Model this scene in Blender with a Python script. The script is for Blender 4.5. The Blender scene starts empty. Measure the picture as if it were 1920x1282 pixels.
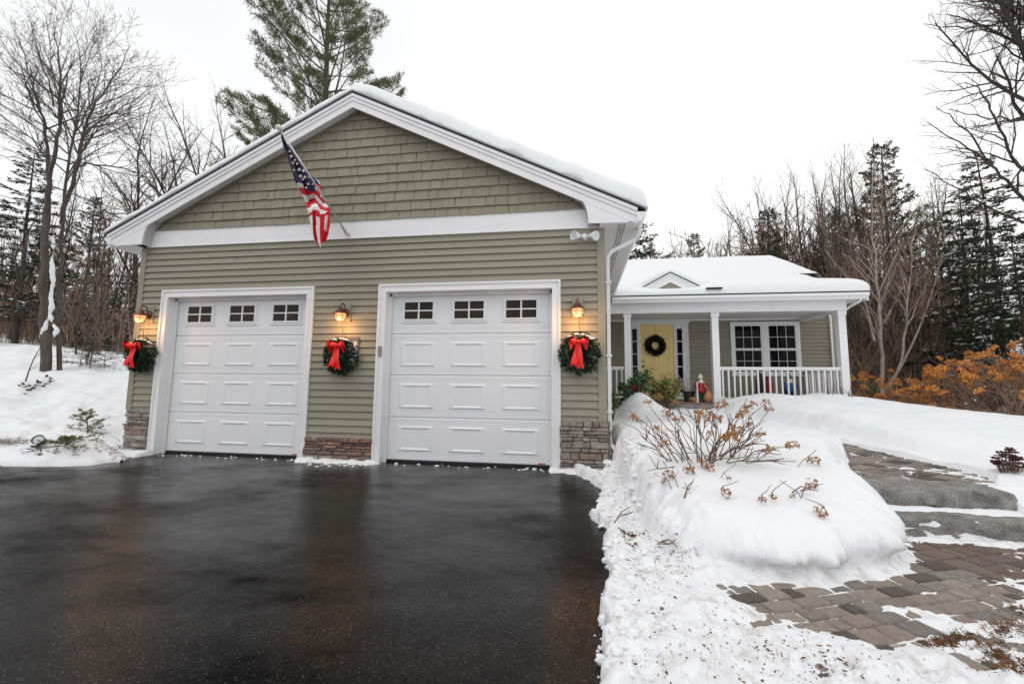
import bpy, math, random
import numpy as np
from mathutils import Vector, Matrix

RAD = math.radians
scene = bpy.context.scene
col = scene.collection
rng = random.Random(11)
nrng = np.random.default_rng(11)

# ------------------------------------------------------------------ camera
CAM = np.array([-0.3397, -5.7892, 1.0965])
FPX, PPX, PPY = 804.49, 960.0, 638.22          # focal length and principal point in photo pixels (1920 wide)
YAW, PITCH, ROLL = 0.1546, 0.1047, 0.0106


def camera_axes():
    cy, sy = math.cos(YAW), math.sin(YAW)
    r = np.array([cy, sy, 0]); fw = np.array([-sy, cy, 0]); u = np.array([0, 0, 1.0])
    cp, sp = math.cos(PITCH), math.sin(PITCH)
    f2 = cp * fw + sp * u; u2 = -sp * fw + cp * u
    cr, sr = math.cos(ROLL), math.sin(ROLL)
    return cr * r + sr * u2, -sr * r + cr * u2, f2


CR, CU, CF = camera_axes()


def at(u, v, Y):
    """world point on the plane y = Y seen at photo pixel (u, v): used to measure where things stand"""
    d = CF + (u - PPX) / FPX * CR + (PPY - v) / FPX * CU
    t = (Y - CAM[1]) / d[1]
    return CAM + t * d


cam_data = bpy.data.cameras.new('camera')
cam = bpy.data.objects.new('camera', cam_data)
col.objects.link(cam)
cam_data.sensor_width = 36
cam_data.lens = 36 * FPX / 1920
cam_data.shift_y = (PPY - 641) / 1920
cam_data.clip_start = 0.05
cam_data.clip_end = 2000
mw = Matrix.Identity(4)
for i in range(3):
    mw[i][0] = CR[i]; mw[i][1] = CU[i]; mw[i][2] = -CF[i]; mw[i][3] = CAM[i]
cam.matrix_world = mw
scene.camera = cam

# ------------------------------------------------------------------ tagging helpers


def tag(o, label=None, cat=None, group=None, kind=None):
    if label: o['label'] = label
    if cat: o['category'] = cat
    if group: o['group'] = group
    if kind: o['kind'] = kind
    return o


def empty(name, loc=(0, 0, 0), rz=0.0, label=None, cat=None, group=None):
    o = bpy.data.objects.new(name, None)
    o.empty_display_size = 0.2
    o.location = loc
    o.rotation_euler = (0, 0, rz)
    col.objects.link(o)
    return tag(o, label, cat, group)


def kids(o):
    return [c for c in bpy.data.objects if c.parent == o]


def copy_tree(o, parts):
    c = o.copy(); col.objects.link(c)
    for p in parts:
        q = p.copy(); col.objects.link(q); q.parent = c
    return c


# ------------------------------------------------------------------ mesh builder
class MB:
    """collects shapes, links them as ONE mesh object"""

    def __init__(self):
        self.v = []; self.f = []; self.m = []; self.mi = 0

    def add(self, vs, fs):
        b = len(self.v)
        self.v.extend([tuple(map(float, p)) for p in vs])
        for f in fs:
            self.f.append([b + i for i in f]); self.m.append(self.mi)
        return self

    def box(self, x0, x1, y0, y1, z0, z1):
        vs = [(x0, y0, z0), (x1, y0, z0), (x1, y1, z0), (x0, y1, z0), (x0, y0, z1), (x1, y0, z1), (x1, y1, z1), (x0, y1, z1)]
        return self.add(vs, [(3, 2, 1, 0), (4, 5, 6, 7), (0, 1, 5, 4), (1, 2, 6, 5), (2, 3, 7, 6), (3, 0, 4, 7)])

    def prism_y(self, pts, y0, y1):
        """polygon in (x, z), counter-clockwise seen from -y, extruded from y0 to y1"""
        n = len(pts)
        vs = [(p[0], y0, p[1]) for p in pts] + [(p[0], y1, p[1]) for p in pts]
        fs = [list(range(n)), list(range(2 * n - 1, n - 1, -1))]
        for i in range(n):
            j = (i + 1) % n
            fs.append((j, i, n + i, n + j))
        return self.add(vs, fs)

    def prism_x(self, pts, x0, x1):
        """polygon in (y, z), counter-clockwise seen from +x, extruded from x0 to x1"""
        n = len(pts)
        vs = [(x1, p[0], p[1]) for p in pts] + [(x0, p[0], p[1]) for p in pts]
        fs = [list(range(n)), list(range(2 * n - 1, n - 1, -1))]
        for i in range(n):
            j = (i + 1) % n
            fs.append((j, i, n + i, n + j))
        return self.add(vs, fs)

    def prism_z(self, pts, z0, z1):
        n = len(pts)
        vs = [(p[0], p[1], z1) for p in pts] + [(p[0], p[1], z0) for p in pts]
        fs = [list(range(n)), list(range(2 * n - 1, n - 1, -1))]
        for i in range(n):
            j = (i + 1) % n
            fs.append((j, i, n + i, n + j))
        return self.add(vs, fs)

    def tube(self, pts, radii, n=8, cap=True, flat=None):
        pts = [Vector(p) for p in pts]
        if not hasattr(radii, '__len__'): radii = [radii] * len(pts)
        k = len(pts)
        tang = []
        for i in range(k):
            t = pts[min(i + 1, k - 1)] - pts[max(i - 1, 0)]
            tang.append(t.normalized() if t.length > 1e-9 else Vector((0, 0, 1)))
        ref = Vector((0, 0, 1)) if abs(tang[0].z) < 0.9 else Vector((1, 0, 0))
        a = tang[0].cross(ref).normalized()
        vs = []
        for i in range(k):
            a = (a - tang[i] * a.dot(tang[i]))
            a = a.normalized() if a.length > 1e-6 else tang[i].orthogonal().normalized()
            b = tang[i].cross(a)
            for j in range(n):
                th = 2 * math.pi * (j + .5) / n
                rr = radii[i]
                vs.append(pts[i] + a * (math.cos(th) * rr) + b * (math.sin(th) * rr * (flat if flat else 1)))
        fs = []
        for i in range(k - 1):
            for j in range(n):
                j2 = (j + 1) % n
                fs.append((i * n + j, i * n + j2, (i + 1) * n + j2, (i + 1) * n + j))
        if cap:
            fs.append(list(range(n - 1, -1, -1)))
            fs.append([(k - 1) * n + j for j in range(n)])
        return self.add(vs, fs)

    def lathe(self, prof, c=(0, 0, 0), n=16, axis=(0, 0, 1)):
        """profile of (radius, height) turned round an axis through c"""
        ax = Vector(axis).normalized()
        a = ax.orthogonal().normalized(); b = ax.cross(a)
        c = Vector(c)
        vs = []
        for r, h in prof:
            for j in range(n):
                th = 2 * math.pi * j / n
                vs.append(c + ax * h + (a * math.cos(th) + b * math.sin(th)) * r)
        fs = []
        for i in range(len(prof) - 1):
            for j in range(n):
                j2 = (j + 1) % n
                fs.append((i * n + j, i * n + j2, (i + 1) * n + j2, (i + 1) * n + j))
        fs.append(list(range(n - 1, -1, -1)))
        fs.append([(len(prof) - 1) * n + j for j in range(n)])
        return self.add(vs, fs)

    def ball(self, c, r, n=12, squash=(1, 1, 1), jit=0, rnd=None):
        m = max(4, n // 2)
        vs = [(0, 0, -1)]
        for i in range(1, m):
            ph = -math.pi / 2 + math.pi * i / m
            for j in range(n):
                th = 2 * math.pi * j / n
                vs.append((math.cos(ph) * math.cos(th), math.cos(ph) * math.sin(th), math.sin(ph)))
        vs.append((0, 0, 1))
        out = []
        for p in vs:
            q = 1 + (rnd.uniform(-jit, jit) if rnd else 0)
            out.append((c[0] + p[0] * r * squash[0] * q, c[1] + p[1] * r * squash[1] * q, c[2] + p[2] * r * squash[2] * q))
        fs = [(0, 1 + (j + 1) % n, 1 + j) for j in range(n)]
        for i in range(m - 2):
            for j in range(n):
                a = 1 + i * n + j; b = 1 + i * n + (j + 1) % n
                fs.append((a, b, b + n, a + n))
        top = len(vs) - 1; base = 1 + (m - 2) * n
        fs += [(base + j, base + (j + 1) % n, top) for j in range(n)]
        return self.add(out, fs)

    def mesh(self, name, mats, smooth=False):
        me = bpy.data.meshes.new(name)
        me.from_pydata(self.v, [], self.f)
        if not isinstance(mats, (list, tuple)): mats = [mats]
        for m in mats: me.materials.append(m)
        if len(mats) > 1:
            me.polygons.foreach_set('material_index', self.m)
        if smooth:
            me.polygons.foreach_set('use_smooth', [True] * len(me.polygons))
        me.update()
        return me

    def build(self, name, mats, parent=None, smooth=False, bevel=0, seg=2, local=True):
        """vertices are in world space; they are moved to the parent's place (parents are never turned while building)"""
        off = Vector((0, 0, 0))
        p = parent
        while p is not None:
            off += Vector(p.location); p = p.parent
        if off.length > 0:
            self.v = [(a - off.x, b - off.y, c - off.z) for a, b, c in self.v]
        o = bpy.data.objects.new(name, self.mesh(name, mats, smooth))
        col.objects.link(o)
        if parent is not None: o.parent = parent
        if bevel:
            md = o.modifiers.new('bevel', 'BEVEL')
            md.width = bevel; md.segments = seg; md.limit_method = 'ANGLE'; md.angle_limit = RAD(40)
        return o


def npmesh(name, v, f, mats, smooth=False, mi=None):
    me = bpy.data.meshes.new(name)
    v = np.asarray(v, np.float32); f = np.asarray(f, np.int32)
    me.vertices.add(len(v)); me.vertices.foreach_set('co', v.ravel())
    k = f.shape[1]
    me.loops.add(f.size); me.loops.foreach_set('vertex_index', f.ravel())
    me.polygons.add(len(f))
    me.polygons.foreach_set('loop_start', np.arange(0, f.size, k, dtype=np.int32))
    me.polygons.foreach_set('loop_total', np.full(len(f), k, np.int32))
    if not isinstance(mats, (list, tuple)): mats = [mats]
    for m in mats: me.materials.append(m)
    if mi is not None: me.polygons.foreach_set('material_index', np.asarray(mi, np.int32))
    me.polygons.foreach_set('use_smooth', np.full(len(f), smooth))
    me.update(calc_edges=True)
    me.validate()
    return me


def link(name, me, parent=None):
    o = bpy.data.objects.new(name, me); col.objects.link(o)
    if parent is not None: o.parent = parent
    return o


# ------------------------------------------------------------------ noise
def _hash(ix, iy, seed):
    h = (ix.astype(np.int64) * 374761393 + iy.astype(np.int64) * 668265263 + seed * 1442695041) & 0x7fffffff
    h = ((h ^ (h >> 13)) * 1274126177) & 0x7fffffff
    h = (h ^ (h >> 16)) & 0xffff
    return h / 65535.0


def vnoise(x, y, seed=0):
    ix = np.floor(x); iy = np.floor(y)
    fx = x - ix; fy = y - iy
    fx = fx * fx * fx * (fx * (fx * 6 - 15) + 10); fy = fy * fy * fy * (fy * (fy * 6 - 15) + 10)
    a = _hash(ix, iy, seed); b = _hash(ix + 1, iy, seed); c = _hash(ix, iy + 1, seed); d = _hash(ix + 1, iy + 1, seed)
    return (a * (1 - fx) + b * fx) * (1 - fy) + (c * (1 - fx) + d * fx) * fy


def fbm(x, y, seed=0, octv=4, gain=.5):
    """-1 .. 1"""
    s = 0; a = 1; t = 0
    for i in range(octv):
        s = s + a * (vnoise(x * 2 ** i, y * 2 ** i, seed + i * 17) * 2 - 1); t += a; a *= gain
    return s / t


def ss(a, b, t):
    q = np.clip((t - a) / (b - a), 0, 1)
    return q * q * (3 - 2 * q)


def sdpoly(px, py, poly):
    """signed distance to a polygon, positive inside"""
    px = np.asarray(px, float); py = np.asarray(py, float)
    d = np.full(px.shape, 1e9); inside = np.zeros(px.shape, bool)
    n = len(poly)
    for i in range(n):
        ax, ay = poly[i]; bx, by = poly[(i + 1) % n]
        ex, ey = bx - ax, by - ay
        t = np.clip(((px - ax) * ex + (py - ay) * ey) / (ex * ex + ey * ey), 0, 1)
        d = np.minimum(d, np.hypot(px - ax - t * ex, py - ay - t * ey))
        c = (ay > py) != (by > py)
        with np.errstate(divide='ignore', invalid='ignore'):
            xi = ax + (py - ay) / (by - ay if by != ay else 1e-9) * ex
        inside ^= c & (px < xi)
    return np.where(inside, d, -d)


# ------------------------------------------------------------------ materials
MATS = {}


def pmat(name, color, rough=.6, spec=.5, var=0, vscale=6, island=0, bump=0, bscale=40, bdetail=6, metallic=0,
         color2=None, stretch=(1, 1, 1), coat=0, cscale=0):
    m = bpy.data.materials.new(name); m.use_nodes = True
    nt = m.node_tree; N = nt.nodes; L = nt.links
    bs = N['Principled BSDF']
    bs.inputs['Roughness'].default_value = rough
    bs.inputs['Specular IOR Level'].default_value = spec
    bs.inputs['Metallic'].default_value = metallic
    if coat: bs.inputs['Coat Weight'].default_value = coat
    c = N.new('ShaderNodeRGB'); c.outputs[0].default_value = (*color, 1)
    out = c.outputs[0]
    tc = N.new('ShaderNodeTexCoord'); mp = N.new('ShaderNodeMapping')
    mp.inputs['Scale'].default_value = stretch
    L.new(tc.outputs['Object'], mp.inputs['Vector'])
    if color2 is not None:
        nz = N.new('ShaderNodeTexNoise'); nz.inputs['Scale'].default_value = cscale or vscale; nz.inputs['Detail'].default_value = 6
        L.new(mp.outputs[0], nz.inputs['Vector'])
        rp = N.new('ShaderNodeValToRGB'); rp.color_ramp.elements[0].position = .38; rp.color_ramp.elements[1].position = .62
        L.new(nz.outputs['Fac'], rp.inputs['Fac'])
        mx = N.new('ShaderNodeMix'); mx.data_type = 'RGBA'
        L.new(rp.outputs['Color'], mx.inputs['Factor']); L.new(out, mx.inputs['A']); mx.inputs['B'].default_value = (*color2, 1)
        out = mx.outputs['Result']
    val = None
    if var:
        nz = N.new('ShaderNodeTexNoise'); nz.inputs['Scale'].default_value = vscale; nz.inputs['Detail'].default_value = 5
        L.new(mp.outputs[0], nz.inputs['Vector'])
        mr = N.new('ShaderNodeMapRange'); mr.inputs['From Min'].default_value = .3; mr.inputs['From Max'].default_value = .7
        mr.inputs['To Min'].default_value = 1 - var; mr.inputs['To Max'].default_value = 1 + var
        L.new(nz.outputs['Fac'], mr.inputs['Value']); val = mr.outputs[0]
    if island:
        gi = N.new('ShaderNodeNewGeometry')
        mr = N.new('ShaderNodeMapRange'); mr.inputs['To Min'].default_value = 1 - island; mr.inputs['To Max'].default_value = 1 + island
        L.new(gi.outputs['Random Per Island'], mr.inputs['Value'])
        if val is not None:
            mu = N.new('ShaderNodeMath'); mu.operation = 'MULTIPLY'
            L.new(val, mu.inputs[0]); L.new(mr.outputs[0], mu.inputs[1]); val = mu.outputs[0]
        else:
            val = mr.outputs[0]
    if val is not None:
        hs = N.new('ShaderNodeHueSaturation')
        L.new(val, hs.inputs['Value']); L.new(out, hs.inputs['Color']); out = hs.outputs['Color']
    L.new(out, bs.inputs['Base Color'])
    if bump:
        nb = N.new('ShaderNodeTexNoise'); nb.inputs['Scale'].default_value = bscale; nb.inputs['Detail'].default_value = bdetail
        L.new(mp.outputs[0], nb.inputs['Vector'])
        bp = N.new('ShaderNodeBump'); bp.inputs['Strength'].default_value = bump; bp.inputs['Distance'].default_value = .02
        L.new(nb.outputs['Fac'], bp.inputs['Height']); L.new(bp.outputs[0], bs.inputs['Normal'])
    MATS[name] = m
    return m


def island_ramp(m, cols):
    """one colour per loose piece (each stone, each paver, each leaf) from a list"""
    nt = m.node_tree; N = nt.nodes; L = nt.links
    gi = N.new('ShaderNodeNewGeometry'); rp = N.new('ShaderNodeValToRGB')
    rp.color_ramp.interpolation = 'CONSTANT'
    els = rp.color_ramp.elements
    while len(els) < len(cols): els.new(.5)
    for i, c in enumerate(cols):
        els[i].position = i / len(cols); els[i].color = (*c, 1)
    L.new(gi.outputs['Random Per Island'], rp.inputs['Fac'])
    rgb = [n for n in N if n.type == 'RGB'][0]
    for l in list(rgb.outputs[0].links):
        L.new(rp.outputs['Color'], l.to_socket)
    return m


siding = pmat('vinyl_siding', (.292, .270, .208), rough=.55, spec=.35, var=.06, vscale=1.3, island=.03, bump=.12, bscale=60, stretch=(.15, 1, 3))
shake = pmat('cedar_shake', (.295, .265, .198), rough=.65, spec=.3, var=.1, vscale=40, island=.06, bump=.5, bscale=55, stretch=(4, 1, .5))
white = pmat('white_trim', (.80, .80, .81), rough=.4, spec=.4, var=.03, vscale=2)
soffit_m = pmat('white_soffit', (.76, .76, .77), rough=.5, spec=.3, var=.03, vscale=3)
doorm = pmat('white_door_steel', (.79, .80, .82), rough=.38, spec=.45, var=.015, vscale=1.2, bump=.04, bscale=150)
dark = pmat('dark_interior', (.012, .011, .012), rough=.8, spec=.2)
rubber = pmat('black_rubber', (.015, .015, .015), rough=.7)
glassd = pmat('window_glass', (.010, .008, .008), rough=.05, spec=.22, color2=(.04, .018, .012), vscale=5)
glassh = pmat('house_glass', (.006, .006, .008), rough=.03, spec=.1)
shingle_m = pmat('roof_shingle', (.02, .02, .022), rough=.9, bump=.6, bscale=90)
yellow = pmat('yellow_door_paint', (.90, .68, .26), rough=.4, var=.03, vscale=3)
brass = pmat('dark_brass', (.12, .07, .03), rough=.35, metallic=.8)
copper = pmat('aged_copper', (.16, .055, .035), rough=.35, metallic=.6, var=.25, vscale=30)
steel = pmat('brushed_steel', (.55, .55, .55), rough=.35, metallic=.9)
red = pmat('red_ribbon', (.85, .012, .010), rough=.45, var=.12, vscale=18, bump=.2, bscale=60)
redtag = pmat('red_tag', (.5, .03, .05), rough=.5)
flag_red = pmat('flag_red', (.55, .01, .025), rough=.75, var=.08, vscale=20)
flag_white = pmat('flag_white', (.74, .72, .70), rough=.8, var=.05, vscale=20)
flag_blue = pmat('flag_blue', (.045, .03, .10), rough=.8, var=.12, vscale=20)
fir = pmat('wreath_green', (.012, .045, .016), rough=.6, island=.75)
fir_dark = pmat('twig_wreath_brown', (.02, .014, .01), rough=.8, island=.5)
snow = None
stone_m = island_ramp(pmat('ledge_stone', (.3, .2, .16), rough=.85, var=.3, vscale=18, bump=.9, bscale=24),
                      [(.26, .225, .20), (.33, .29, .265), (.22, .19, .175), (.29, .24, .21), (.24, .17, .135), (.35, .325, .30), (.19, .17, .165), (.27, .215, .185), (.31, .27, .24)])
stone_red = island_ramp(pmat('ledge_stone_warm', (.3, .2, .16), rough=.85, var=.3, vscale=18, bump=.9, bscale=24),
                        [(.25, .15, .115), (.31, .24, .20), (.20, .135, .115), (.31, .19, .135), (.24, .185, .165), (.27, .15, .11), (.33, .28, .25), (.17, .12, .105)])
granite = pmat('rough_granite', (.15, .145, .14), rough=.85, var=.35, vscale=9, bump=1.0, bscale=70, color2=(.31, .295, .28), cscale=130)
bark = pmat('grey_bark', (.085, .066, .058), rough=.9, var=.35, vscale=9, bump=.8, bscale=25, stretch=(1, 1, .25))
twig = pmat('twig_bark', (.075, .055, .05), rough=.9, var=.2, vscale=3)
bark_dark = pmat('dark_bark', (.055, .04, .033), rough=.95, var=.3, vscale=6, bump=.6, bscale=20)
twig_warm = pmat('warm_twig', (.25, .172, .128), rough=.9, var=.3, vscale=2)
bark_pale = pmat('pale_birch_bark', (.36, .29, .25), rough=.8, var=.3, vscale=8)
needle = pmat('pine_needles', (.085, .098, .024), rough=.6, island=.55, var=.35, vscale=.6)
needle_y = pmat('yellow_green_needles', (.15, .15, .035), rough=.65, island=.5)
hem = pmat('hemlock_needles', (.022, .032, .013), rough=.65, island=.6, var=.3, vscale=.6)
hem_b = pmat('brown_conifer_needles', (.075, .055, .032), rough=.7, island=.5, var=.3, vscale=.8)
leafg = pmat('rhododendron_leaf', (.04, .10, .022), rough=.4, island=.6)
leafy = pmat('yellow_green_leaf', (.20, .22, .06), rough=.5, island=.5)
dryflower = pmat('dried_flower', (.36, .17, .055), rough=.8, island=.5)
dryorange = pmat('dried_orange_flower', (.62, .27, .065), rough=.8, island=.6)
stem_m = pmat('bare_stem', (.14, .085, .06), rough=.85, var=.2, vscale=8)
stem_tan = pmat('tan_stem', (.30, .20, .14), rough=.85, var=.25, vscale=5)
maroon = pmat('sedum_maroon', (.09, .02, .025), rough=.8, island=.4)
drygrass = pmat('dry_grass', (.17, .085, .032), rough=.9, island=.5)
litter = pmat('dead_leaf', (.12, .06, .03), rough=.9, island=.6)
mulch = pmat('bark_mulch', (.16, .065, .025), rough=.9, island=.6)
wood_grey = pmat('weathered_wood', (.22, .17, .14), rough=.8, var=.2, vscale=20)
coat_red = pmat('figurine_red', (.35, .015, .02), rough=.5)
coat_blue = pmat('figurine_blue', (.02, .07, .25), rough=.5)
hat_teal = pmat('figurine_teal', (.01, .14, .17), rough=.5)
skin_m = pmat('figurine_skin', (.55, .33, .24), rough=.5)
beard_m = pmat('figurine_white', (.75, .70, .62), rough=.7)
green_m = pmat('figurine_green', (.03, .16, .05), rough=.6)
black_m = pmat('figurine_black', (.02, .02, .02), rough=.5)
sack_m = pmat('burlap', (.48, .25, .13), rough=.9, var=.15, vscale=30, bump=.4, bscale=80)
plastic_black = pmat('black_plastic', (.012, .012, .013), rough=.4)
lens_m = pmat('lamp_lens', (.55, .6, .62), rough=.1, spec=.8)


def emit(name, color, strength):
    m = bpy.data.materials.new(name); m.use_nodes = True
    nt = m.node_tree
    b = nt.nodes['Principled BSDF']
    b.inputs['Base Color'].default_value = (*color, 1)
    b.inputs['Emission Color'].default_value = (*color, 1)
    b.inputs['Emission Strength'].default_value = strength
    return m


bulb_m = emit('lit_bulb', (1, .62, .28), 9)
globe_m = emit('lit_globe_glass', (1, .55, .24), .75)


def snow_mat(name, dirt=0.0, base=(.79, .80, .82)):
    m = pmat(name, base, rough=.65, spec=.25)
    nt = m.node_tree; N = nt.nodes; L = nt.links; bs = N['Principled BSDF']
    tc = N.new('ShaderNodeTexCoord')
    hts = []
    for sc, st, det in ((5, .35, 4), (28, .22, 4), (140, .12, 3)):
        nb = N.new('ShaderNodeTexNoise'); nb.inputs['Scale'].default_value = sc; nb.inputs['Detail'].default_value = det
        L.new(tc.outputs['Object'], nb.inputs['Vector'])
        mu = N.new('ShaderNodeMath'); mu.operation = 'MULTIPLY'; mu.inputs[1].default_value = st * 3 / sc ** .5
        L.new(nb.outputs['Fac'], mu.inputs[0]); hts.append(mu.outputs[0])
    ad = N.new('ShaderNodeMath'); L.new(hts[0], ad.inputs[0]); L.new(hts[1], ad.inputs[1])
    ad2 = N.new('ShaderNodeMath'); L.new(ad.outputs[0], ad2.inputs[0]); L.new(hts[2], ad2.inputs[1])
    bp = N.new('ShaderNodeBump'); bp.inputs['Strength'].default_value = .55; bp.inputs['Distance'].default_value = .05
    L.new(ad2.outputs[0], bp.inputs['Height']); L.new(bp.outputs[0], bs.inputs['Normal'])
    if dirt:
        # grit and meltwater stains trodden into the snow; weight comes from the mesh attribute 'grit'
        at_ = N.new('ShaderNodeAttribute'); at_.attribute_name = 'grit'
        n1 = N.new('ShaderNodeTexNoise'); n1.inputs['Scale'].default_value = 11; n1.inputs['Detail'].default_value = 9; n1.inputs['Roughness'].default_value = .72
        L.new(tc.outputs['Object'], n1.inputs['Vector'])
        r1 = N.new('ShaderNodeMapRange'); r1.inputs['From Min'].default_value = .49; r1.inputs['From Max'].default_value = .68
        L.new(n1.outputs['Fac'], r1.inputs['Value'])
        n2 = N.new('ShaderNodeTexNoise'); n2.inputs['Scale'].default_value = 2.2; n2.inputs['Detail'].default_value = 4
        L.new(tc.outputs['Object'], n2.inputs['Vector'])
        r2 = N.new('ShaderNodeMapRange'); r2.inputs['From Min'].default_value = .42; r2.inputs['From Max'].default_value = .7
        r2.inputs['To Min'].default_value = .25
        L.new(n2.outputs['Fac'], r2.inputs['Value'])
        mu = N.new('ShaderNodeMath'); mu.operation = 'MULTIPLY'; L.new(r1.outputs[0], mu.inputs[0]); L.new(r2.outputs[0], mu.inputs[1])
        mu2 = N.new('ShaderNodeMath'); mu2.operation = 'MULTIPLY'; L.new(mu.outputs[0], mu2.inputs[0]); L.new(at_.outputs['Fac'], mu2.inputs[1])
        mu3 = N.new('ShaderNodeMath'); mu3.operation = 'MULTIPLY'; mu3.inputs[1].default_value = dirt; L.new(mu2.outputs[0], mu3.inputs[0])
        mx = N.new('ShaderNodeMix'); mx.data_type = 'RGBA'
        mx.inputs['A'].default_value = (*base, 1); mx.inputs['B'].default_value = (.30, .245, .21, 1)
        L.new(mu3.outputs[0], mx.inputs['Factor']); L.new(mx.outputs['Result'], bs.inputs['Base Color'])
    return m


snow = snow_mat('fresh_snow')
snow_dirty = snow_mat('trodden_snow', dirt=.95)


def asphalt_mat():
    m = pmat('wet_asphalt', (.016, .0155, .0165), rough=.3)
    nt = m.node_tree; N = nt.nodes; L = nt.links; bs = N['Principled BSDF']
    tc = N.new('ShaderNodeTexCoord')
    mp = N.new('ShaderNodeMapping'); mp.inputs['Scale'].default_value = (.55, 1, 1); mp.inputs['Rotation'].default_value = (0, 0, .3)
    L.new(tc.outputs['Object'], mp.inputs['Vector'])
    n1 = N.new('ShaderNodeTexNoise'); n1.inputs['Scale'].default_value = .9; n1.inputs['Detail'].default_value = 11; n1.inputs['Roughness'].default_value = .70
    n1.inputs['Distortion'].default_value = .12
    L.new(mp.outputs[0], n1.inputs['Vector'])
    rr = N.new('ShaderNodeMapRange'); rr.inputs['From Min'].default_value = .35; rr.inputs['From Max'].default_value = .65
    rr.inputs['To Min'].default_value = .10; rr.inputs['To Max'].default_value = .38
    L.new(n1.outputs['Fac'], rr.inputs['Value']); L.new(rr.outputs[0], bs.inputs['Roughness'])
    rs = N.new('ShaderNodeMapRange'); rs.inputs['From Min'].default_value = .36; rs.inputs['From Max'].default_value = .64
    rs.inputs['To Min'].default_value = .26; rs.inputs['To Max'].default_value = .01
    L.new(n1.outputs['Fac'], rs.inputs['Value']); L.new(rs.outputs[0], bs.inputs['Specular IOR Level'])
    # stone chips in the surface
    vo = N.new('ShaderNodeTexVoronoi'); vo.inputs['Scale'].default_value = 95; L.new(tc.outputs['Object'], vo.inputs['Vector'])
    n2 = N.new('ShaderNodeTexNoise'); n2.inputs['Scale'].default_value = 260; n2.inputs['Detail'].default_value = 2
    L.new(tc.outputs['Object'], n2.inputs['Vector'])
    r2 = N.new('ShaderNodeMapRange'); r2.inputs['From Min'].default_value = .35; r2.inputs['From Max'].default_value = .8
    r2.inputs['To Min'].default_value = .2; r2.inputs['To Max'].default_value = 4.5
    L.new(n2.outputs['Fac'], r2.inputs['Value'])
    n3 = N.new('ShaderNodeTexNoise'); n3.inputs['Scale'].default_value = 1.1; n3.inputs['Detail'].default_value = 5
    L.new(mp.outputs[0], n3.inputs['Vector'])
    mx = N.new('ShaderNodeMix'); mx.data_type = 'RGBA'
    mx.inputs['A'].default_value = (.0035, .0035, .0038, 1); mx.inputs['B'].default_value = (.0085, .0078, .0076, 1)
    r3 = N.new('ShaderNodeMapRange'); r3.inputs['From Min'].default_value = .4; r3.inputs['From Max'].default_value = .65
    L.new(n3.outputs['Fac'], r3.inputs['Value']); L.new(r3.outputs[0], mx.inputs['Factor'])
    hs = N.new('ShaderNodeHueSaturation'); L.new(r2.outputs[0], hs.inputs['Value']); L.new(mx.outputs['Result'], hs.inputs['Color'])
    # pale stone chips worn bare of tar
    ch = N.new('ShaderNodeTexVoronoi'); ch.inputs['Scale'].default_value = 80; L.new(tc.outputs['Object'], ch.inputs['Vector'])
    sp = N.new('ShaderNodeSeparateColor'); L.new(ch.outputs['Color'], sp.inputs['Color'])
    cr_ = N.new('ShaderNodeMapRange'); cr_.inputs['From Min'].default_value = .62; cr_.inputs['From Max'].default_value = 1.0
    L.new(sp.outputs['Red'], cr_.inputs['Value'])
    ds = N.new('ShaderNodeMapRange'); ds.inputs['From Min'].default_value = .42; ds.inputs['From Max'].default_value = .18
    L.new(ch.outputs['Distance'], ds.inputs['Value'])
    cm = N.new('ShaderNodeMath'); cm.operation = 'MULTIPLY'; L.new(cr_.outputs[0], cm.inputs[0]); L.new(ds.outputs[0], cm.inputs[1])
    cx_ = N.new('ShaderNodeMix'); cx_.data_type = 'RGBA'; L.new(cm.outputs[0], cx_.inputs['Factor']); L.new(hs.outputs[0], cx_.inputs['A'])
    cx_.inputs['B'].default_value = (.085, .078, .072, 1)
    L.new(cx_.outputs['Result'], bs.inputs['Base Color'])
    bp = N.new('ShaderNodeBump'); bp.inputs['Strength'].default_value = .35; bp.inputs['Distance'].default_value = .003
    L.new(vo.outputs['Distance'], bp.inputs['Height'])
    bp2 = N.new('ShaderNodeBump'); bp2.inputs['Strength'].default_value = .25; bp2.inputs['Distance'].default_value = .02
    n4 = N.new('ShaderNodeTexNoise'); n4.inputs['Scale'].default_value = 4; n4.inputs['Detail'].default_value = 4
    L.new(tc.outputs['Object'], n4.inputs['Vector']); L.new(n4.outputs['Fac'], bp2.inputs['Height'])
    L.new(bp.outputs[0], bp2.inputs['Normal']); L.new(bp2.outputs[0], bs.inputs['Normal'])
    bs.inputs['Specular IOR Level'].default_value = .34
    return m


asphalt = asphalt_mat()

# ------------------------------------------------------------------ daylight: overcast
world = bpy.data.worlds.new('World'); scene.world = world; world.use_nodes = True
nt = world.node_tree; N = nt.nodes; L = nt.links
bg = N['Background']
SUN_EL, SUN_AZ = RAD(62), RAD(205)
sky = N.new('ShaderNodeTexSky'); sky.sky_type = 'NISHITA'; sky.sun_disc = False
sky.sun_elevation = SUN_EL; sky.sun_rotation = SUN_AZ; sky.dust_density = 3; sky.air_density = 1
hs = N.new('ShaderNodeHueSaturation'); hs.inputs['Saturation'].default_value = .12
L.new(sky.outputs[0], hs.inputs['Color'])
tcw = N.new('ShaderNodeTexCoord')
nz = N.new('ShaderNodeTexNoise'); nz.inputs['Scale'].default_value = 1.1; nz.inputs['Detail'].default_value = 3
L.new(tcw.outputs['Generated'], nz.inputs['Vector'])
cr = N.new('ShaderNodeValToRGB')
cr.color_ramp.elements[0].position = .35; cr.color_ramp.elements[0].color = (9.0, 9.1, 9.3, 1)
cr.color_ramp.elements[1].position = .62; cr.color_ramp.elements[1].color = (11.2, 11.2, 11.2, 1)
L.new(nz.outputs['Fac'], cr.inputs['Fac'])
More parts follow.
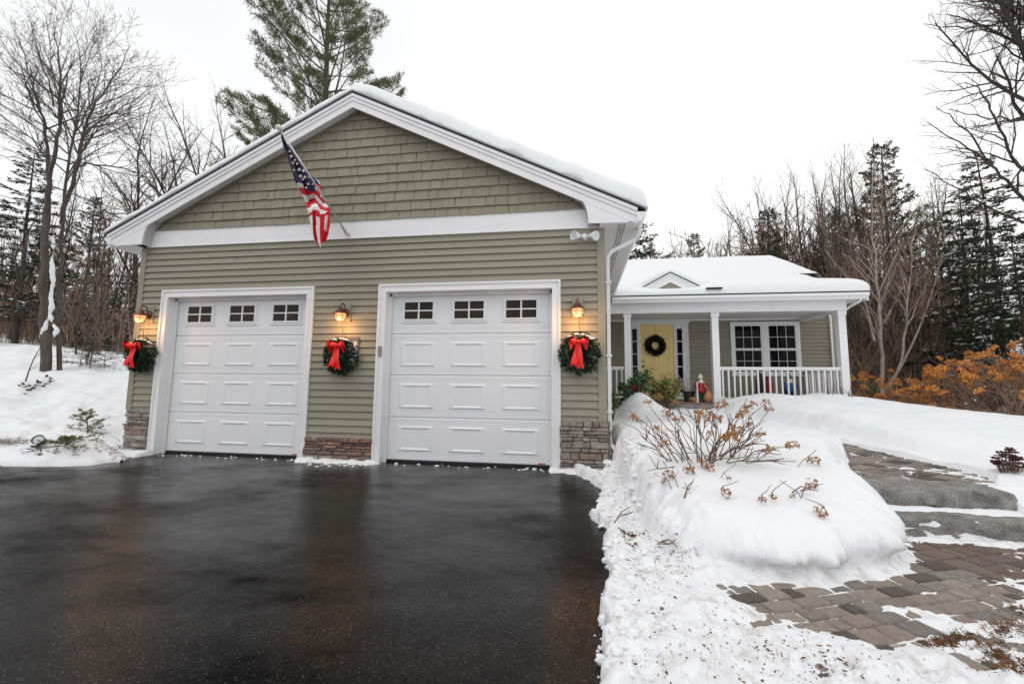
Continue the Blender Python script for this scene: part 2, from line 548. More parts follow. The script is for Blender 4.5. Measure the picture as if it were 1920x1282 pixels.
mixw = N.new('ShaderNodeMix'); mixw.data_type = 'RGBA'; mixw.inputs['Factor'].default_value = .88   # cloud deck over the clear sky
L.new(hs.outputs[0], mixw.inputs['A']); L.new(cr.outputs[0], mixw.inputs['B'])
L.new(mixw.outputs['Result'], bg.inputs['Color']); bg.inputs['Strength'].default_value = .1

sun_d = bpy.data.lights.new('sun', 'SUN'); sun_d.energy = 0.5; sun_d.angle = RAD(35); sun_d.color = (1, .96, .92)
sun = bpy.data.objects.new('sun', sun_d); col.objects.link(sun)
# Nishita rotation is clockwise from +Y; the same direction for the lamp
sd = Vector((math.sin(SUN_AZ) * math.cos(SUN_EL), math.cos(SUN_AZ) * math.cos(SUN_EL), math.sin(SUN_EL)))
sun.rotation_euler = sd.to_track_quat('Z', 'Y').to_euler()
scene.view_settings.view_transform = 'Standard'
scene.view_settings.look = 'None'
scene.view_settings.gamma = 1
scene.view_settings.exposure = 0.1
scene.render.engine = 'CYCLES'
scene.cycles.use_denoising = True
scene.cycles.max_bounces = 6

# ================================================================== HOUSE
house = empty('house', (0, 0, 0), label='olive sided house with two white garage doors, stone piers and a railed front porch', cat='house')
W0, APX, EAVE = -7.3, -3.67, 3.3
SL = 0.490                     # garage roof slope
APZ = 5.43                     # top of the rake boards at the ridge
COURSE = .1016
YF = 0.0


def clap(b, x0, x1, z0, z1, y=0.0, facing=-1, out=.026, seams=True):
    """lapped vinyl courses between z0 and z1 on the plane y (courses line up over the whole wall)"""
    k0 = math.floor(z0 / COURSE)
    z = k0 * COURSE
    while z < z1 - 1e-4:
        a, c = max(z, z0), min(z + COURSE, z1)
        if c - a > .004:
            fa = out * (1 - (a - z) / COURSE) + .002
            fc = out * (1 - (c - z) / COURSE) + .002
            ya, yc = y + facing * fa, y + facing * fc
            b.add([(x0, ya, a), (x1, ya, a), (x1, yc, c), (x0, yc, c), (x0, y, a), (x1, y, a)],
                  [(0, 1, 2, 3) if facing < 0 else (3, 2, 1, 0), (4, 5, 1, 0) if facing < 0 else (0, 1, 5, 4)])
        z += COURSE


# wall shell of the garage and of the house behind it
b = MB()
b.box(-7.26, -6.80, .02, .2, -.3, 3.5)
b.box(-4.30, -3.15, .02, .2, -.3, 3.5)
b.box(-.64, -.04, .02, .2, -.3, 3.5)
b.box(-6.8, -4.3, .02, .2, 2.46, 3.5); b.box(-3.15, -.64, .02, .2, 2.46, 3.5)
b.box(-7.26, -7.1, .2, 8, -.3, 3.3); b.box(-.2, -.04, .2, 8, -.3, 3.3)
b.prism_y([(-7.2, 3.5), (-.1, 3.5), (APX, 5.24)], .02, .2)
b.build('garage_wall', siding, house)
b = MB(); b.box(-7.1, -.2, .9, 1.0, -.2, 3.3); b.box(-7.1, -.2, .2, .9, -.2, -.02)
b.build('garage_interior', dark, house)

b = MB()
clap(b, W0, -6.84, .655, 3.25)
clap(b, -4.24, -3.19, .335, 3.25)
clap(b, -.59, -.0, .645, 3.25)
clap(b, -6.84, -4.24, 2.53, 3.25); clap(b, -3.19, -.59, 2.53, 3.25)
# a few butt laps where two lengths meet
for x, z in ((-5.6, 2.95), (-2.1, 3.05), (-4.6, 2.74), (-1.2, 2.8), (-3.55, 1.12), (-3.9, 2.34)):
    k = math.floor(z / COURSE) * COURSE
    b.box(x, x + .003, -.0185, -.004, k, k + COURSE * .96)
b.build('clapboard_siding', siding, house)
b = MB()
b.box(W0 - .02, W0 + .075, -.03, .08, .66, 3.24)
b.build('corner_board', siding, house)
b = MB(); b.box(-.085, .02, -.03, .08, .645, 3.24); b.build('corner_board', siding, house)
# right side wall of the garage
b = MB()
z = .3
while z < 3.2:
    b.add([(.0, .06, z), (.0, 5.0, z), (-.01, 5.0, z + COURSE), (-.01, .06, z + COURSE), (-.02, .06, z), (-.02, 5, z)], [(0, 1, 2, 3), (4, 5, 1, 0)]); z += COURSE
b.build('clapboard_siding', siding, house)

# gable shakes, cut to the roof line
import bmesh
b = MB()
z = 3.50; row = 0; RH = .1475
while z < 5.35:
    half = (5.46 - z) / SL + .2
    x = APX - half
    while x < APX + half:
        w = rng.choice([.12, .15, .18, .20, .23]) * rng.uniform(.9, 1.1)
        dz = rng.uniform(-.004, .004)
        o0 = .029 + rng.uniform(0, .004)
        sk = rng.uniform(-.006, .006)
        vs = [(x, -o0, z + dz), (x + w - .0055, -o0, z + dz), (x + w - .0055 + sk, -.004, z + RH + .02), (x + sk, -.004, z + RH + .02),
              (x, 0, z + dz), (x + w - .0055, 0, z + dz)]
        b.add(vs, [(0, 1, 2, 3), (4, 5, 1, 0)])
        x += w
    z += RH
me = b.mesh('gable_shakes', [shake])
bm = bmesh.new(); bm.from_mesh(me)
for s in (-1, 1):
    n = Vector((s * SL, 0, 1)).normalized()
    bmesh.ops.bisect_plane(bm, geom=bm.verts[:] + bm.edges[:] + bm.faces[:], plane_co=(APX, 0, APZ - .142), plane_no=n, clear_outer=True)
bm.to_mesh(me); bm.free()
link('gable_shakes', me, house)

# frieze board between gable and siding
b = MB()
b.box(-7.22, -.02, -.032, 0, 3.245, 3.515)
b.box(-7.22, -.02, -.042, -.032, 3.245, 3.262)
b.box(-2.6, -2.597, -.0335, -.03, 3.262, 3.515)
b.build('frieze_board', white, house)
b = MB(); b.box(-7.16, -.12, -.05, -.0, 3.515, 3.528); b.build('frieze_cap', siding, house)

YR = -.20                      # rake plane


def rake(side):
    """stepped rake boards from ridge to eave on one side (1 = right)"""
    def P(d, off):             # d = horizontal distance from ridge, off = drop below the top edge (vertical)
        return (APX + side * d, APZ - SL * d - off)
    D = 4.10 if side > 0 else 4.10
    b = MB()
    for y0, y1, o0, o1 in ((YR - .028, YR, .0, .05), (YR - .014, YR, .053, .105), (YR, YR + .02, .0, .21)):
        q = [P(0, o1), P(D, o1), P(D, o0), P(0, o0)]
        if side < 0: q = q[::-1]
        b.prism_y(q, y0, y1)
    b.build('rake_board', white, house)
    # vented soffit under the overhang
    b = MB()
    d = 0.0
    while d < 3.62:
        e = min(d + .036, 3.62)
        q = [P(d, .153), P(e - .012, .153), P(e - .012, .14), P(d, .14)]
        if side < 0: q = q[::-1]
        b.prism_y(q, YR + .02, 0.0)
        d += .036
    q = [P(0, .145), P(3.62, .145), P(3.62, .12), P(0, .12)]
    if side < 0: q = q[::-1]
    b.prism_y(q, YR + .0205, 0.0)
    b.build('soffit', soffit_m, house)
    b = MB()
    q = [P(0, .175), P(3.58, .175), P(3.58, .15), P(0, .15)]
    if side < 0: q = q[::-1]
    b.prism_y(q, -.045, -.001)
    b.build('gable_trim', siding, house)
    # return at the eave with its curved inner edge
    b = MB()
    top = []
    n = 8
    cx, cz = 3.42, 3.22
    poly = []
    x_in = 3.30
    zt = APZ - SL * x_in - .19
    curve = []
    for i in range(n + 1):
        t = i / n * math.pi / 2
        curve.append((x_in + .17 * math.sin(t), zt - (zt - 3.20) * .0 - (1 - math.cos(t)) * (zt - 3.25)))
    pts = [(APX + side * x, z) for x, z in curve]
    pts += [(APX + side * (D - .13), 3.24), (APX + side * D, APZ - SL * D - .12), (APX + side * D, APZ - SL * D - .01), (APX + side * x_in, APZ - SL * x_in - .02)]
    q = pts if side > 0 else pts[::-1]
    b.prism_y(q, YR + .003, YR + .024)
    # inner cheek of the return, following the curve back to the wall
    for i in range(len(curve) - 1):
        (xa, za), (xb, zb) = curve[i], curve[i + 1]
        A = (APX + side * xa, za); B_ = (APX + side * xb, zb)
        q = [(A[0], YR + .024, A[1]), (B_[0], YR + .024, B_[1]), (B_[0], -.032, B_[1]), (A[0], -.032, A[1])]
        b.add(q, [(0, 1, 2, 3), (3, 2, 1, 0)])
    b.build('cornice_return', white, house)


rake(1); rake(-1)

# garage roof
b = MB()
T = .014
for s, D in ((1, 4.20), (-1, 4.14)):
    q = [(APX, APZ + .004), (APX + s * D, APZ + .004 - SL * D), (APX + s * D, APZ + T - SL * D), (APX, APZ + T)]
    if s < 0: q = q[::-1]
    b.prism_y(q, YR - .036, 8.2)
b.build('garage_roof', shingle_m, house)
# eave soffit and gutter on the right, soffit on the left
ZS = 3.238
b = MB()
b.box(-.05, .42, YR + .024, 4.7, ZS, ZS + .015)
for i in range(3):
    b.box(.20 + i * .035, .206 + i * .035, YR + .05, 4.6, ZS - .006, ZS)
b.build('soffit', soffit_m, house)
b = MB()
for i in range(3):
    b.box(.206 + i * .035, .215 + i * .035, YR + .06, 4.6, ZS - .0015, ZS - .0005)
b.build('soffit_vent', dark, house)
b = MB(); b.box(-7.74, -7.28, YR + .024, 8, ZS, ZS + .015); b.build('soffit', soffit_m, house)
b = MB()
GO = (.02, .038)
prof = [(.40, 3.20), (.46, 3.20), (.475, 3.24), (.515, 3.275), (.52, 3.325), (.505, 3.325), (.50, 3.285), (.46, 3.25), (.44, 3.215), (.415, 3.215), (.415, 3.33), (.40, 3.33)]
b.prism_y([(x + GO[0], z + GO[1]) for x, z in prof], YR - .02, 4.72)
b.prism_y([(x + GO[0], z + GO[1]) for x, z in [(.40, 3.20), (.46, 3.20), (.475, 3.24), (.515, 3.275), (.52, 3.325), (.40, 3.33)]], YR - .024, YR - .018)
b.build('gutter', white, house)
b = MB()
prof2 = [(APX - .02 - x, z + .035) for x, z in [(4.01, 3.23), (4.06, 3.23), (4.075, 3.27), (4.12, 3.30), (4.125, 3.345), (4.01, 3.345)]][::-1]
b.prism_y(prof2, YR - .02, 8.2)
b.build('gutter', white, house)
# downspout on the right corner
b = MB()
b.tube([(.49, .05, 3.24), (.49, .05, 3.16), (.44, .09, 3.10), (.13, .12, 2.96), (.07, .13, 2.88), (.065, .13, 2.7), (.065, .13, .42), (.075, .10, .34), (.12, .0, .28)], .042, n=4, flat=.8)
b.build('downspout', white, house)
b = MB()
for z in (2.5, 1.5, .75):
    b.box(.018, .105, .08, .175, z, z + .025)
b.build('downspout_strap', white, house)


# stone piers
def pier(x0, x1, z1, mat_, depth=.085):
    b = MB()
    z = -.12
    while z < z1 - .02:
        h = rng.choice([.035, .05, .06, .075, .09])
        if z + h > z1 - .025: h = z1 - z
        x = x0 + rng.uniform(-.02, .0)
        while x < x1:
            w = rng.uniform(.09, .3)
            if x + w > x1 - .07: w = x1 - x
            d = depth * rng.uniform(.45, 1)
            j = lambda: rng.uniform(-.004, .004)
            g = .003
            xa, xb, za, zb = x + g, x + w - g, z + g, z + h - g
            c = min(.008, h * .2)
            vs = [(xa + j(), -d * .8 + j(), za + j()), (xb + j(), -d * .8 + j(), za + j()), (xb + j(), -d * .8 + j(), zb + j()), (xa + j(), -d * .8 + j(), zb + j()),
                  (xa + c, -d + j(), za + c), (xb - c, -d + j() * 2, za + c), (xb - c, -d + j() * 2, zb - c), (xa + c, -d + j(), zb - c),
                  (xa, 0, za), (xb, 0, za), (xb, 0, zb), (xa, 0, zb)]
            b.add(vs, [(4, 5, 6, 7), (0, 1, 5, 4), (1, 2, 6, 5), (2, 3, 7, 6), (3, 0, 4, 7),
                       (8, 9, 1, 0), (9, 10, 2, 1), (10, 11, 3, 2), (11, 8, 0, 3)])
            x += w
        z += h
    o = b.build('stone_pier', mat_, house)
    return o


pier(-7.28, -6.86, .655, stone_m)
pier(-4.23, -3.20, .335, stone_red)
pier(-.575, .03, .645, stone_m)
for x0, x1, z1 in ((-7.26, -6.86, .65), (-4.23, -3.2, .33), (-.575, .0, .64)):
    b = MB(); b.box(x0, x1, -.02, .0, -.2, z1); b.build('stone_backing', rubber, house)
b = MB()   # right return of the corner pier
z = -.1
while z < .6:
    h = rng.choice([.05, .07, .09]); y = .0
    while y < .6:
        w = rng.uniform(.12, .3)
        b.box(-.01, .05 + rng.uniform(0, .03), y + .003, y + w - .003, z + .003, min(z + h, .645) - .003); y += w
    z += h
b.build('stone_pier', stone_m, house)


# garage doors with moulded frames
def garage_door(x0, x1, tagx):
    """x0..x1 is the outer edge of the frame"""
    FW = .115
    ix0, ix1 = x0 + FW, x1 - FW
    f = MB()
    for a, c in ((x0, ix0), (ix1, x1)):
        f.box(a, c, -.03, .0, -.03, 2.54)
        f.box(a if a == x0 else c - .03, a + .03 if a == x0 else c, -.045, -.03, -.03, 2.54)
        f.box(ix0 - .022 if a == x0 else ix1, ix0 if a == x0 else ix1 + .022, -.038, -.03, -.03, 2.425)
    f.box(ix0, ix1, -.03, .0, 2.425, 2.54)
    f.box(x0 + .03, x1 - .03, -.0448, -.03, 2.51, 2.5398)
    f.box(ix0 - .022, ix1 + .022, -.0378, -.03, 2.4252, 2.447)
    # jambs and head inside the opening
    f.box(ix0 - .02, ix0, .0, .17, -.03, 2.425); f.box(ix1, ix1 + .02, .0, .17, -.03, 2.425); f.box(ix0, ix1, .0, .17, 2.425, 2.445)
    f.box(ix0, ix0 + .035, .10, .13, -.03, 2.42); f.box(ix1 - .035, ix1, .10, .13, -.03, 2.42); f.box(ix0, ix1, .10, .13, 2.385, 2.425)
    f.build('door_frame', white, house)
    d = empty('garage_door', ((x0 + x1) / 2, .14, 0)); d.parent = house
    Y = .14
    H0, H1 = .03, 2.43
    nsec = 4; sh = (H1 - H0) / nsec
    wd = ix1 - ix0
    cols = [ix0 + wd * (.185 + .315 * k) for k in range(3)]
    PW = wd * .225
    for s in range(nsec):
        z0 = H0 + s * sh; z1 = z0 + sh
        p = MB()
        # section face with a rounded top and bottom lip
        zz = [(z0 + .001, .018), (z0 + .004, .006), (z0 + .012, 0), (z0 + .055, 0), (z0 + .058, .003), (z0 + .064, .003), (z0 + .067, 0),
              (z0 + .082, 0), (z0 + .085, .003), (z0 + .091, .003), (z0 + .094, 0),
              (z1 - .094, 0), (z1 - .091, .003), (z1 - .085, .003), (z1 - .082, 0), (z1 - .067, 0), (z1 - .064, .003), (z1 - .058, .003), (z1 - .055, 0),
              (z1 - .012, 0), (z1 - .004, .006), (z1 - .001, .018)]
        n = len(zz)
        vs = [(ix0, Y + o, z) for z, o in zz] + [(ix1, Y + o, z) for z, o in zz]
        p.add(vs, [(i, n + i, n + i + 1, i + 1) for i in range(n - 1)])
        p.box(ix0, ix1, Y + .018, Y + .04, z0, z1)
        if s < 3:
            for cx in cols:
                # raised panel: a pressed ridge round a flat field
                a0, a1, c0, c1 = cx - PW / 2, cx + PW / 2, z0 + sh * .21, z0 + sh * .80
                rings = [(0, 0), (.016, -.011), (.030, -.011), (.046, -.001), (.05, -.001)]
                vv = []
                for ins, o in rings:
                    ix = ins * 1.9
                    vv += [(a0 + ix, Y + o, c0 + ins), (a1 - ix, Y + o, c0 + ins), (a1 - ix, Y + o, c1 - ins), (a0 + ix, Y + o, c1 - ins)]
                ff = []
                for r in range(len(rings) - 1):
                    for k in range(4):
                        k2 = (k + 1) % 4
                        ff.append((r * 4 + k, r * 4 + k2, r * 4 + 4 + k2, r * 4 + 4 + k))
                ff.append((16, 17, 18, 19))
                p.add(vv, ff)
        p.build('door_section', doorm, d)
        if s == 3:
            for cx in cols:
                w2, h2 = PW * .40, .125
                cz = z0 + sh * .57
                fr = MB()
                for e, o in ((.045, .012), (.024, .024)):
                    fr.box(cx - w2 - e, cx - w2 + (0 if e < .03 else -.024), Y - o, Y, cz - h2 - e, cz + h2 + e)
                    fr.box(cx + w2 - (0 if e < .03 else -.024), cx + w2 + e, Y - o, Y, cz - h2 - e, cz + h2 + e)
                    e2 = 0 if e < .03 else .024
                    fr.box(cx - w2 - e2, cx + w2 + e2, Y - o + .0004, Y, cz + h2 + e2, cz + h2 + e)
                    fr.box(cx - w2 - e2, cx + w2 + e2, Y - o + .0004, Y, cz - h2 - e, cz - h2 - e2)
                fr.box(cx - w2 - .06, cx + w2 + .06, Y - .014, Y, cz - h2 - .058, cz - h2 - .046)
                fr.box(cx - .011, cx + .011, Y - .02, Y, cz - h2, cz + h2)
                fr.box(cx - w2, cx - .011, Y - .0195, Y, cz - .009, cz + .009)
                fr.box(cx + .011, cx + w2, Y - .0195, Y, cz - .009, cz + .009)
                fr.build('window_frame', doorm, d)
                g = MB(); g.box(cx - w2, cx + w2, Y - .006, Y - .001, cz - h2, cz + h2)
                g.build('window_pane', glassd, d)
    r = MB(); r.box(ix0, ix1, Y + .004, Y + .036, -.02, .031); r.build('bottom_seal', rubber, d)
    r = MB(); r.box(ix1 - .20, ix1 - .10, Y - .004, Y + .001, .045, .058); r.build('warning_tag', redtag, d)
    return d


garage_door(-6.856, -4.228, 0)
garage_door(-3.205, -.577, 1)
# keypad on the frame of the near door
b = MB(); b.box(-3.165, -3.125, -.062, -.03, 1.50, 1.64); b.box(-3.16, -3.13, -.068, -.062, 1.58, 1.635)
b.build('keypad', pmat('keypad_grey', (.3, .27, .25), rough=.5), house, bevel=.004)

# ------------------------------------------------------------------ main house and porch
YH, YP, ZF = 6.8, 5.0, .742
ZPB = 2.895
b = MB()
b.box(-1, 6.40, YH + .02, 7.0, .2, 3.3); b.box(6.24, 6.40, 7.0, 15.0, .2, 3.3); b.box(-1, 6.4, 14.8, 15.0, .2, 3.3)
b.prism_x([(7.0, 3.3), (15.0, 3.3), (10.9, 5.25)], 6.24, 6.40)
b.build('house_wall', siding, house)
b = MB()
clap(b, -.9, 1.13, .72, 3.25, y=YH); clap(b, 2.72, 3.80, .72, 3.25, y=YH); clap(b, 5.58, 6.40, .3, 3.25, y=YH)
clap(b, 1.13, 2.72, 2.96, 3.25, y=YH)
clap(b, 3.80, 5.58, .72, 1.42, y=YH); clap(b, 3.80, 5.58, 2.92, 3.25, y=YH)
b.build('clapboard_siding', siding, house)
b = MB(); b.box(6.36, 6.44, YH - .03, YH + .05, .3, 3.2); b.build('corner_board', siding, house)
# porch floor and its stone edge
b = MB(); b.box(.02, 5.80, YP - .06, YH, ZF - .05, ZF); b.build('porch_floor', wood_grey, house)
b = MB(); b.box(.02, 5.76, YP - .02, YP + .1, .0, ZF - .05); b.box(5.66, 5.76, YP + .1, YH, 0, ZF - .05)
b.build('porch_skirt', white, house)
b = MB()
b.box(1.2, 2.72, YP - .42, YP - .062, .3, ZF - .045)
b.build('porch_step', granite, house, bevel=.02)

# posts
for x in (.855, 2.90, 5.655):
    b = MB()
    h = .078
    b.box(x - h, x + h, YP + .02, YP + .02 + 2 * h, ZF, ZPB)
    b.box(x - h - .018, x + h + .018, YP + .002, YP + .038 + 2 * h, ZF, ZF + .16)
    b.box(x - h - .018, x + h + .018, YP + .002, YP + .038 + 2 * h, ZPB - .10, ZPB)
    b.build('porch_post', white, house, bevel=.004)
# beam, end beam, ceiling, gutter
b = MB()
b.box(-.02, 5.745, YP - .02, YP + .2, ZPB, 3.13)
b.box(5.57, 5.74, YP + .2, YH, ZPB - .0, 3.13)
b.box(-.02, 5.74, YP - .035, YP - .02, ZPB + .0, ZPB + .03)
b.build('porch_beam', white, house)
b = MB(); b.box(-.02, 5.57, YP + .2, YH, ZPB + .10, ZPB + .12); b.build('porch_ceiling', soffit_m, house)
b = MB(); b.box(-.02, 5.57, YH - .075, YH - .018, ZPB + .058, ZPB + .10); b.build('porch_crown', white, house)
b = MB()
b.box(.0, 6.02, 4.78, YP - .02, 3.12, 3.135)
x = .05
while x < 1.5:
    b.box(x, x + .012, 4.80, 4.96, 3.112, 3.12); x += .034
b.build('soffit', soffit_m, house)
b = MB()
gp = [(4.78, 3.11), (4.72, 3.11), (4.705, 3.15), (4.665, 3.185), (4.66, 3.245), (4.78, 3.25)]
b.prism_x(gp[::-1], .47, 6.05)
b.box(.0, 6.02, 4.78, 4.80, 3.10, 3.25)
b.build('gutter', white, house)
# gable end of the porch roof
b = MB()
b.prism_x([(4.80, 3.12), (7.1, 3.12), (7.1, 3.86), (4.80, 3.25)], 5.98, 6.02)
b.prism_x([(4.70, 3.06), (5.1, 3.12), (7.1, 3.12), (7.1, 3.70), (4.70, 3.11)], 6.02, 6.045)
b.box(5.74, 6.0, 5.0, 6.8, 3.115, 3.13)
b.build('rake_board', white, house)
# downspout by the right post
b = MB()
b.tube([(5.90, 4.74, 3.12), (5.90, 4.76, 3.06), (5.83, 4.95, 3.0), (5.775, 5.10, 2.92), (5.77, 5.13, 2.84), (5.77, 5.13, .9), (5.80, 5.10, .8)], .034, n=4, flat=.8)
b.build('downspout', white, house)
b = MB()
b.tube([(6.3, 6.73, 3.1), (6.3, 6.70, 2.95), (6.31, 6.72, 2.8), (6.31, 6.73, .9)], .04, n=4, flat=.8)
b.build('downspout', white, house)


# roofs of the house
def house_roof_z(y):
    return np.where(y < 7.2, 3.26 + .265 * (y - 4.70), 3.26 + .265 * 2.5 + .485 * (y - 7.2))


RIDGE_Y = 10.75
ZR = float(house_roof_z(np.array(RIDGE_Y)))
b = MB()
b.prism_x([(4.69, 3.25), (7.3, 3.25 + .265 * 2.61), (7.3, 3.28 + .265 * 2.61), (4.69, 3.285)], .45, 6.06)
b.prism_x([(6.9, 3.26 + .265 * 2.5 - .147), (RIDGE_Y, ZR), (RIDGE_Y, ZR + .03), (6.9, 3.26 + .265 * 2.5 - .117)], .4, 6.05)
b.prism_x([(7.9, ZR - .49 * (RIDGE_Y - 7.9)), (RIDGE_Y, ZR), (RIDGE_Y, ZR + .03), (7.9, ZR - .49 * (RIDGE_Y - 7.9) + .03)], 6.05, 6.75)
b.prism_x([(RIDGE_Y, ZR), (15.3, ZR - .49 * 4.55), (15.3, ZR - .49 * 4.55 + .03), (RIDGE_Y, ZR + .03)], .4, 6.75)
b.build('house_roof', shingle_m, house)
b = MB()
b.prism_x([(7.9, ZR - .49 * (RIDGE_Y - 7.9) - .2), (RIDGE_Y, ZR - .2), (RIDGE_Y, ZR), (7.9, ZR - .49 * (RIDGE_Y - 7.9))], 6.70, 6.78)
b.box(6.05, 6.78, 7.86, 7.885, ZR - .49 * (RIDGE_Y - 7.9) - .40, ZR - .49 * (RIDGE_Y - 7.9) + .09)
b.build('rake_board', white, house)
b = MB(); b.box(2.62, 2.97, 4.60, 4.85, 3.385, 3.42); b.build('roof_vent', rubber, house, bevel=.01)

# dormer gable on the porch roof
DX, DY, DZ = 1.93, 5.17, 3.93
dorm = empty('dormer', (DX, DY, 3.4)); dorm.parent = house
b = MB(); b.prism_y([(DX - .75, DZ - .62), (DX + .75, DZ - .62), (DX, DZ - .12)], DY + .04, DY + .1)
b.build('dormer_face', siding, dorm)
b = MB()
for s in (-1, 1):
    for y0, y1, o0, o1 in ((DY - .03, DY, 0, .05), (DY - .012, DY, .055, .11), (DY, DY + .03, 0, .23)):
        q = [(DX, DZ - o1), (DX + s * .78, DZ - o1 - .42), (DX + s * .78, DZ - o0 - .42), (DX, DZ - o0)]
        if s < 0: q = q[::-1]
        b.prism_y(q, y0, y1)
b.build('rake_board', white, dorm)
b = MB()
for s in (-1, 1):
    q = [(DX, DZ + .004), (DX + s * .82, DZ - .438), (DX + s * .82, DZ - .415), (DX, DZ + .027)]
    if s < 0: q = q[::-1]
    b.prism_y(q, DY - .045, 7.4)
b.build('dormer_roof', shingle_m, dorm)

# front door with side lights
fd = empty('front_door', (1.855, YH, ZF)); fd.parent = house
b = MB()
X0, X1, ZT = 1.40, 2.31, 2.87
b.box(X0, X1, YH - .005, YH + .04, ZF + .02, ZT)
for (a, c, z0, z1) in ((.09, .42, 1.62, 1.98), (.50, .82, 1.62, 1.98), (.09, .42, .92, 1.50), (.50, .82, .92, 1.50), (.09, .42, .16, .80), (.50, .82, .16, .80)):
    rings = [(0, 0), (.018, .01), (.03, .01), (.06, -.003)]
    vv = []; zz0, zz1 = ZF + z0, ZF + z1
    for ins, o in rings:
        y = YH - .0065 + o * -.8
        vv += [(X0 + a + ins, y, zz0 + ins), (X0 + c - ins, y, zz0 + ins), (X0 + c - ins, y, zz1 - ins), (X0 + a + ins, y, zz1 - ins)]
    ff = []
    for r in range(3):
        for k in range(4):
            ff.append((r * 4 + k, r * 4 + (k + 1) % 4, r * 4 + 4 + (k + 1) % 4, r * 4 + 4 + k))
    ff.append((12, 13, 14, 15)); b.add(vv, ff)
b.build('door_leaf', yellow, fd)
b = MB(); b.ball((X0 + .065, YH - .06, ZF + .93), .032, 10); b.tube([(X0 + .065, YH, ZF + .93), (X0 + .065, YH - .06, ZF + .93)], .014, 8)
b.ball((X0 + .065, YH - .012, ZF + 1.08), .024, 8)
b.build('door_knob', brass, fd, smooth=True)
b = MB()
for a, c in ((1.135, 1.175), (1.31, 1.345), (1.345, X0), (X1, 2.365), (2.365, 2.395), (2.535, 2.60), (2.66, 2.71)):
    b.box(a, c, YH - .04 if a not in (1.345, X1) else YH - .03, YH + .04, ZF + .02, 2.90)
b.box(2.60, 2.66, YH - .028, YH + .04, ZF + .02, 2.90)
b.box(1.10, 2.745, YH - .05, YH + .04, 2.90, 2.952); b.box(1.345, 2.365, YH - .032, YH + .04, ZT, 2.90)
for a, c in ((1.175, 1.31), (2.395, 2.535)):
    b.box(a, c, YH - .03, YH + .04, ZF + .02, ZF + .22); b.box(a, c, YH - .03, YH + .04, 2.74, 2.90)
    for k in range(1, 5):
        z = ZF + .22 + k * (2.74 - ZF - .22) / 5
        b.box(a, c, YH - .02, YH + .0, z - .011, z + .011)
b.build('door_surround', white, fd)
for a, c in ((1.175, 1.31), (2.395, 2.535)):
    b = MB(); b.box(a, c, YH - .012, YH - .002, ZF + .22, 2.74); b.build('side_light', glassh, fd)

# double window
wn = empty('front_window', (4.69, YH, 1.43)); wn.parent = house
x0, x1, z0, z1 = 3.81, 5.57, 1.43, 2.91
b = MB()
b.box(x0, x0 + .085, YH - .04, YH + .04, z0, z1); b.box(x1 - .085, x1, YH - .04, YH + .04, z0, z1)
b.box(x0 + .085, x1 - .085, YH - .0402, YH + .04, z1 - .085, z1); b.box(x0 + .085, x1 - .085, YH - .0402, YH + .04, z0 + .025, z0 + .085)
b.box(x0 - .03, x1 + .03, YH - .06, YH + .04, z0 - .01, z0 + .025)
b.box(4.62, 4.76, YH - .04, YH + .04, z0 + .085, z1 - .085)
b.build('window_frame', white, wn)
for a, c in ((x0 + .085, 4.62), (4.76, x1 - .085)):
    s = MB()
    zm = (z0 + z1) / 2 - .02
    s.box(a, a + .035, YH - .03, YH + .02, z0 + .085, z1 - .085); s.box(c - .035, c, YH - .03, YH + .02, z0 + .085, z1 - .085)
    s.box(a + .035, c - .035, YH - .031, YH + .02, zm - .03, zm + .03)
    s.box(a + .035, c - .035, YH - .03, YH + .02, z0 + .085, z0 + .115); s.box(a + .035, c - .035, YH - .03, YH + .02, z1 - .115, z1 - .085)
    for k in (1, 2):
        xx = a + .035 + (c - a - .07) * k / 3
        s.box(xx - .005, xx + .005, YH - .018, YH - .004, z0 + .115, zm - .03); s.box(xx - .005, xx + .005, YH - .018, YH - .004, zm + .03, z1 - .115)
    for lo, hi in ((z0 + .115, zm - .03), (zm + .03, z1 - .115)):
        zz = (lo + hi) / 2
        s.box(a + .035, c - .035, YH - .017, YH - .004, zz - .006, zz + .006)
    s.build('window_sash', white, wn)
    g = MB(); g.box(a + .035, c - .035, YH - .009, YH - .002, z0 + .115, z1 - .115); g.build('window_pane', glassh, wn)


# porch railings
def railing(p0, p1, n):
    p0 = Vector(p0); p1 = Vector(p1); d = (p1 - p0); L_ = d.length; d.normalize(); s = Vector((-d.y, d.x, 0))
    r = empty('railing', ((p0 + p1) / 2).to_tuple()); r.parent = house

    def bar(b, a, c, hw, z0, z1):
        q = [a - s * hw, c - s * hw, c + s * hw, a + s * hw]
        b.prism_z([(v.x, v.y) for v in q], z0, z1)
    b = MB(); bar(b, p0, p1, .042, 1.55, 1.592); bar(b, p0, p1, .025, 1.515, 1.5502)
    b.build('top_rail', white, r)
    b = MB(); bar(b, p0, p1, .03, .82, .865); b.build('bottom_rail', white, r)
    for i in range(n):
        c = p0 + d * (L_ * (i + .5) / n)
        if i == 0:
            b = MB(); bar(b, c - d * .017, c + d * .017, .017, .865, 1.515)
            o0 = b.build('baluster', white, r); c0 = c
        else:
            o = o0.copy(); col.objects.link(o); o.location = (c - c0).to_tuple()


YRL = YP + .098
railing((.0, YRL, 0), (.777, YRL, 0), 6)
railing((2.98, YRL, 0), (5.577, YRL, 0), 20)
railing((5.655, YP + .18, 0), (5.655, YH - .02, 0), 13)

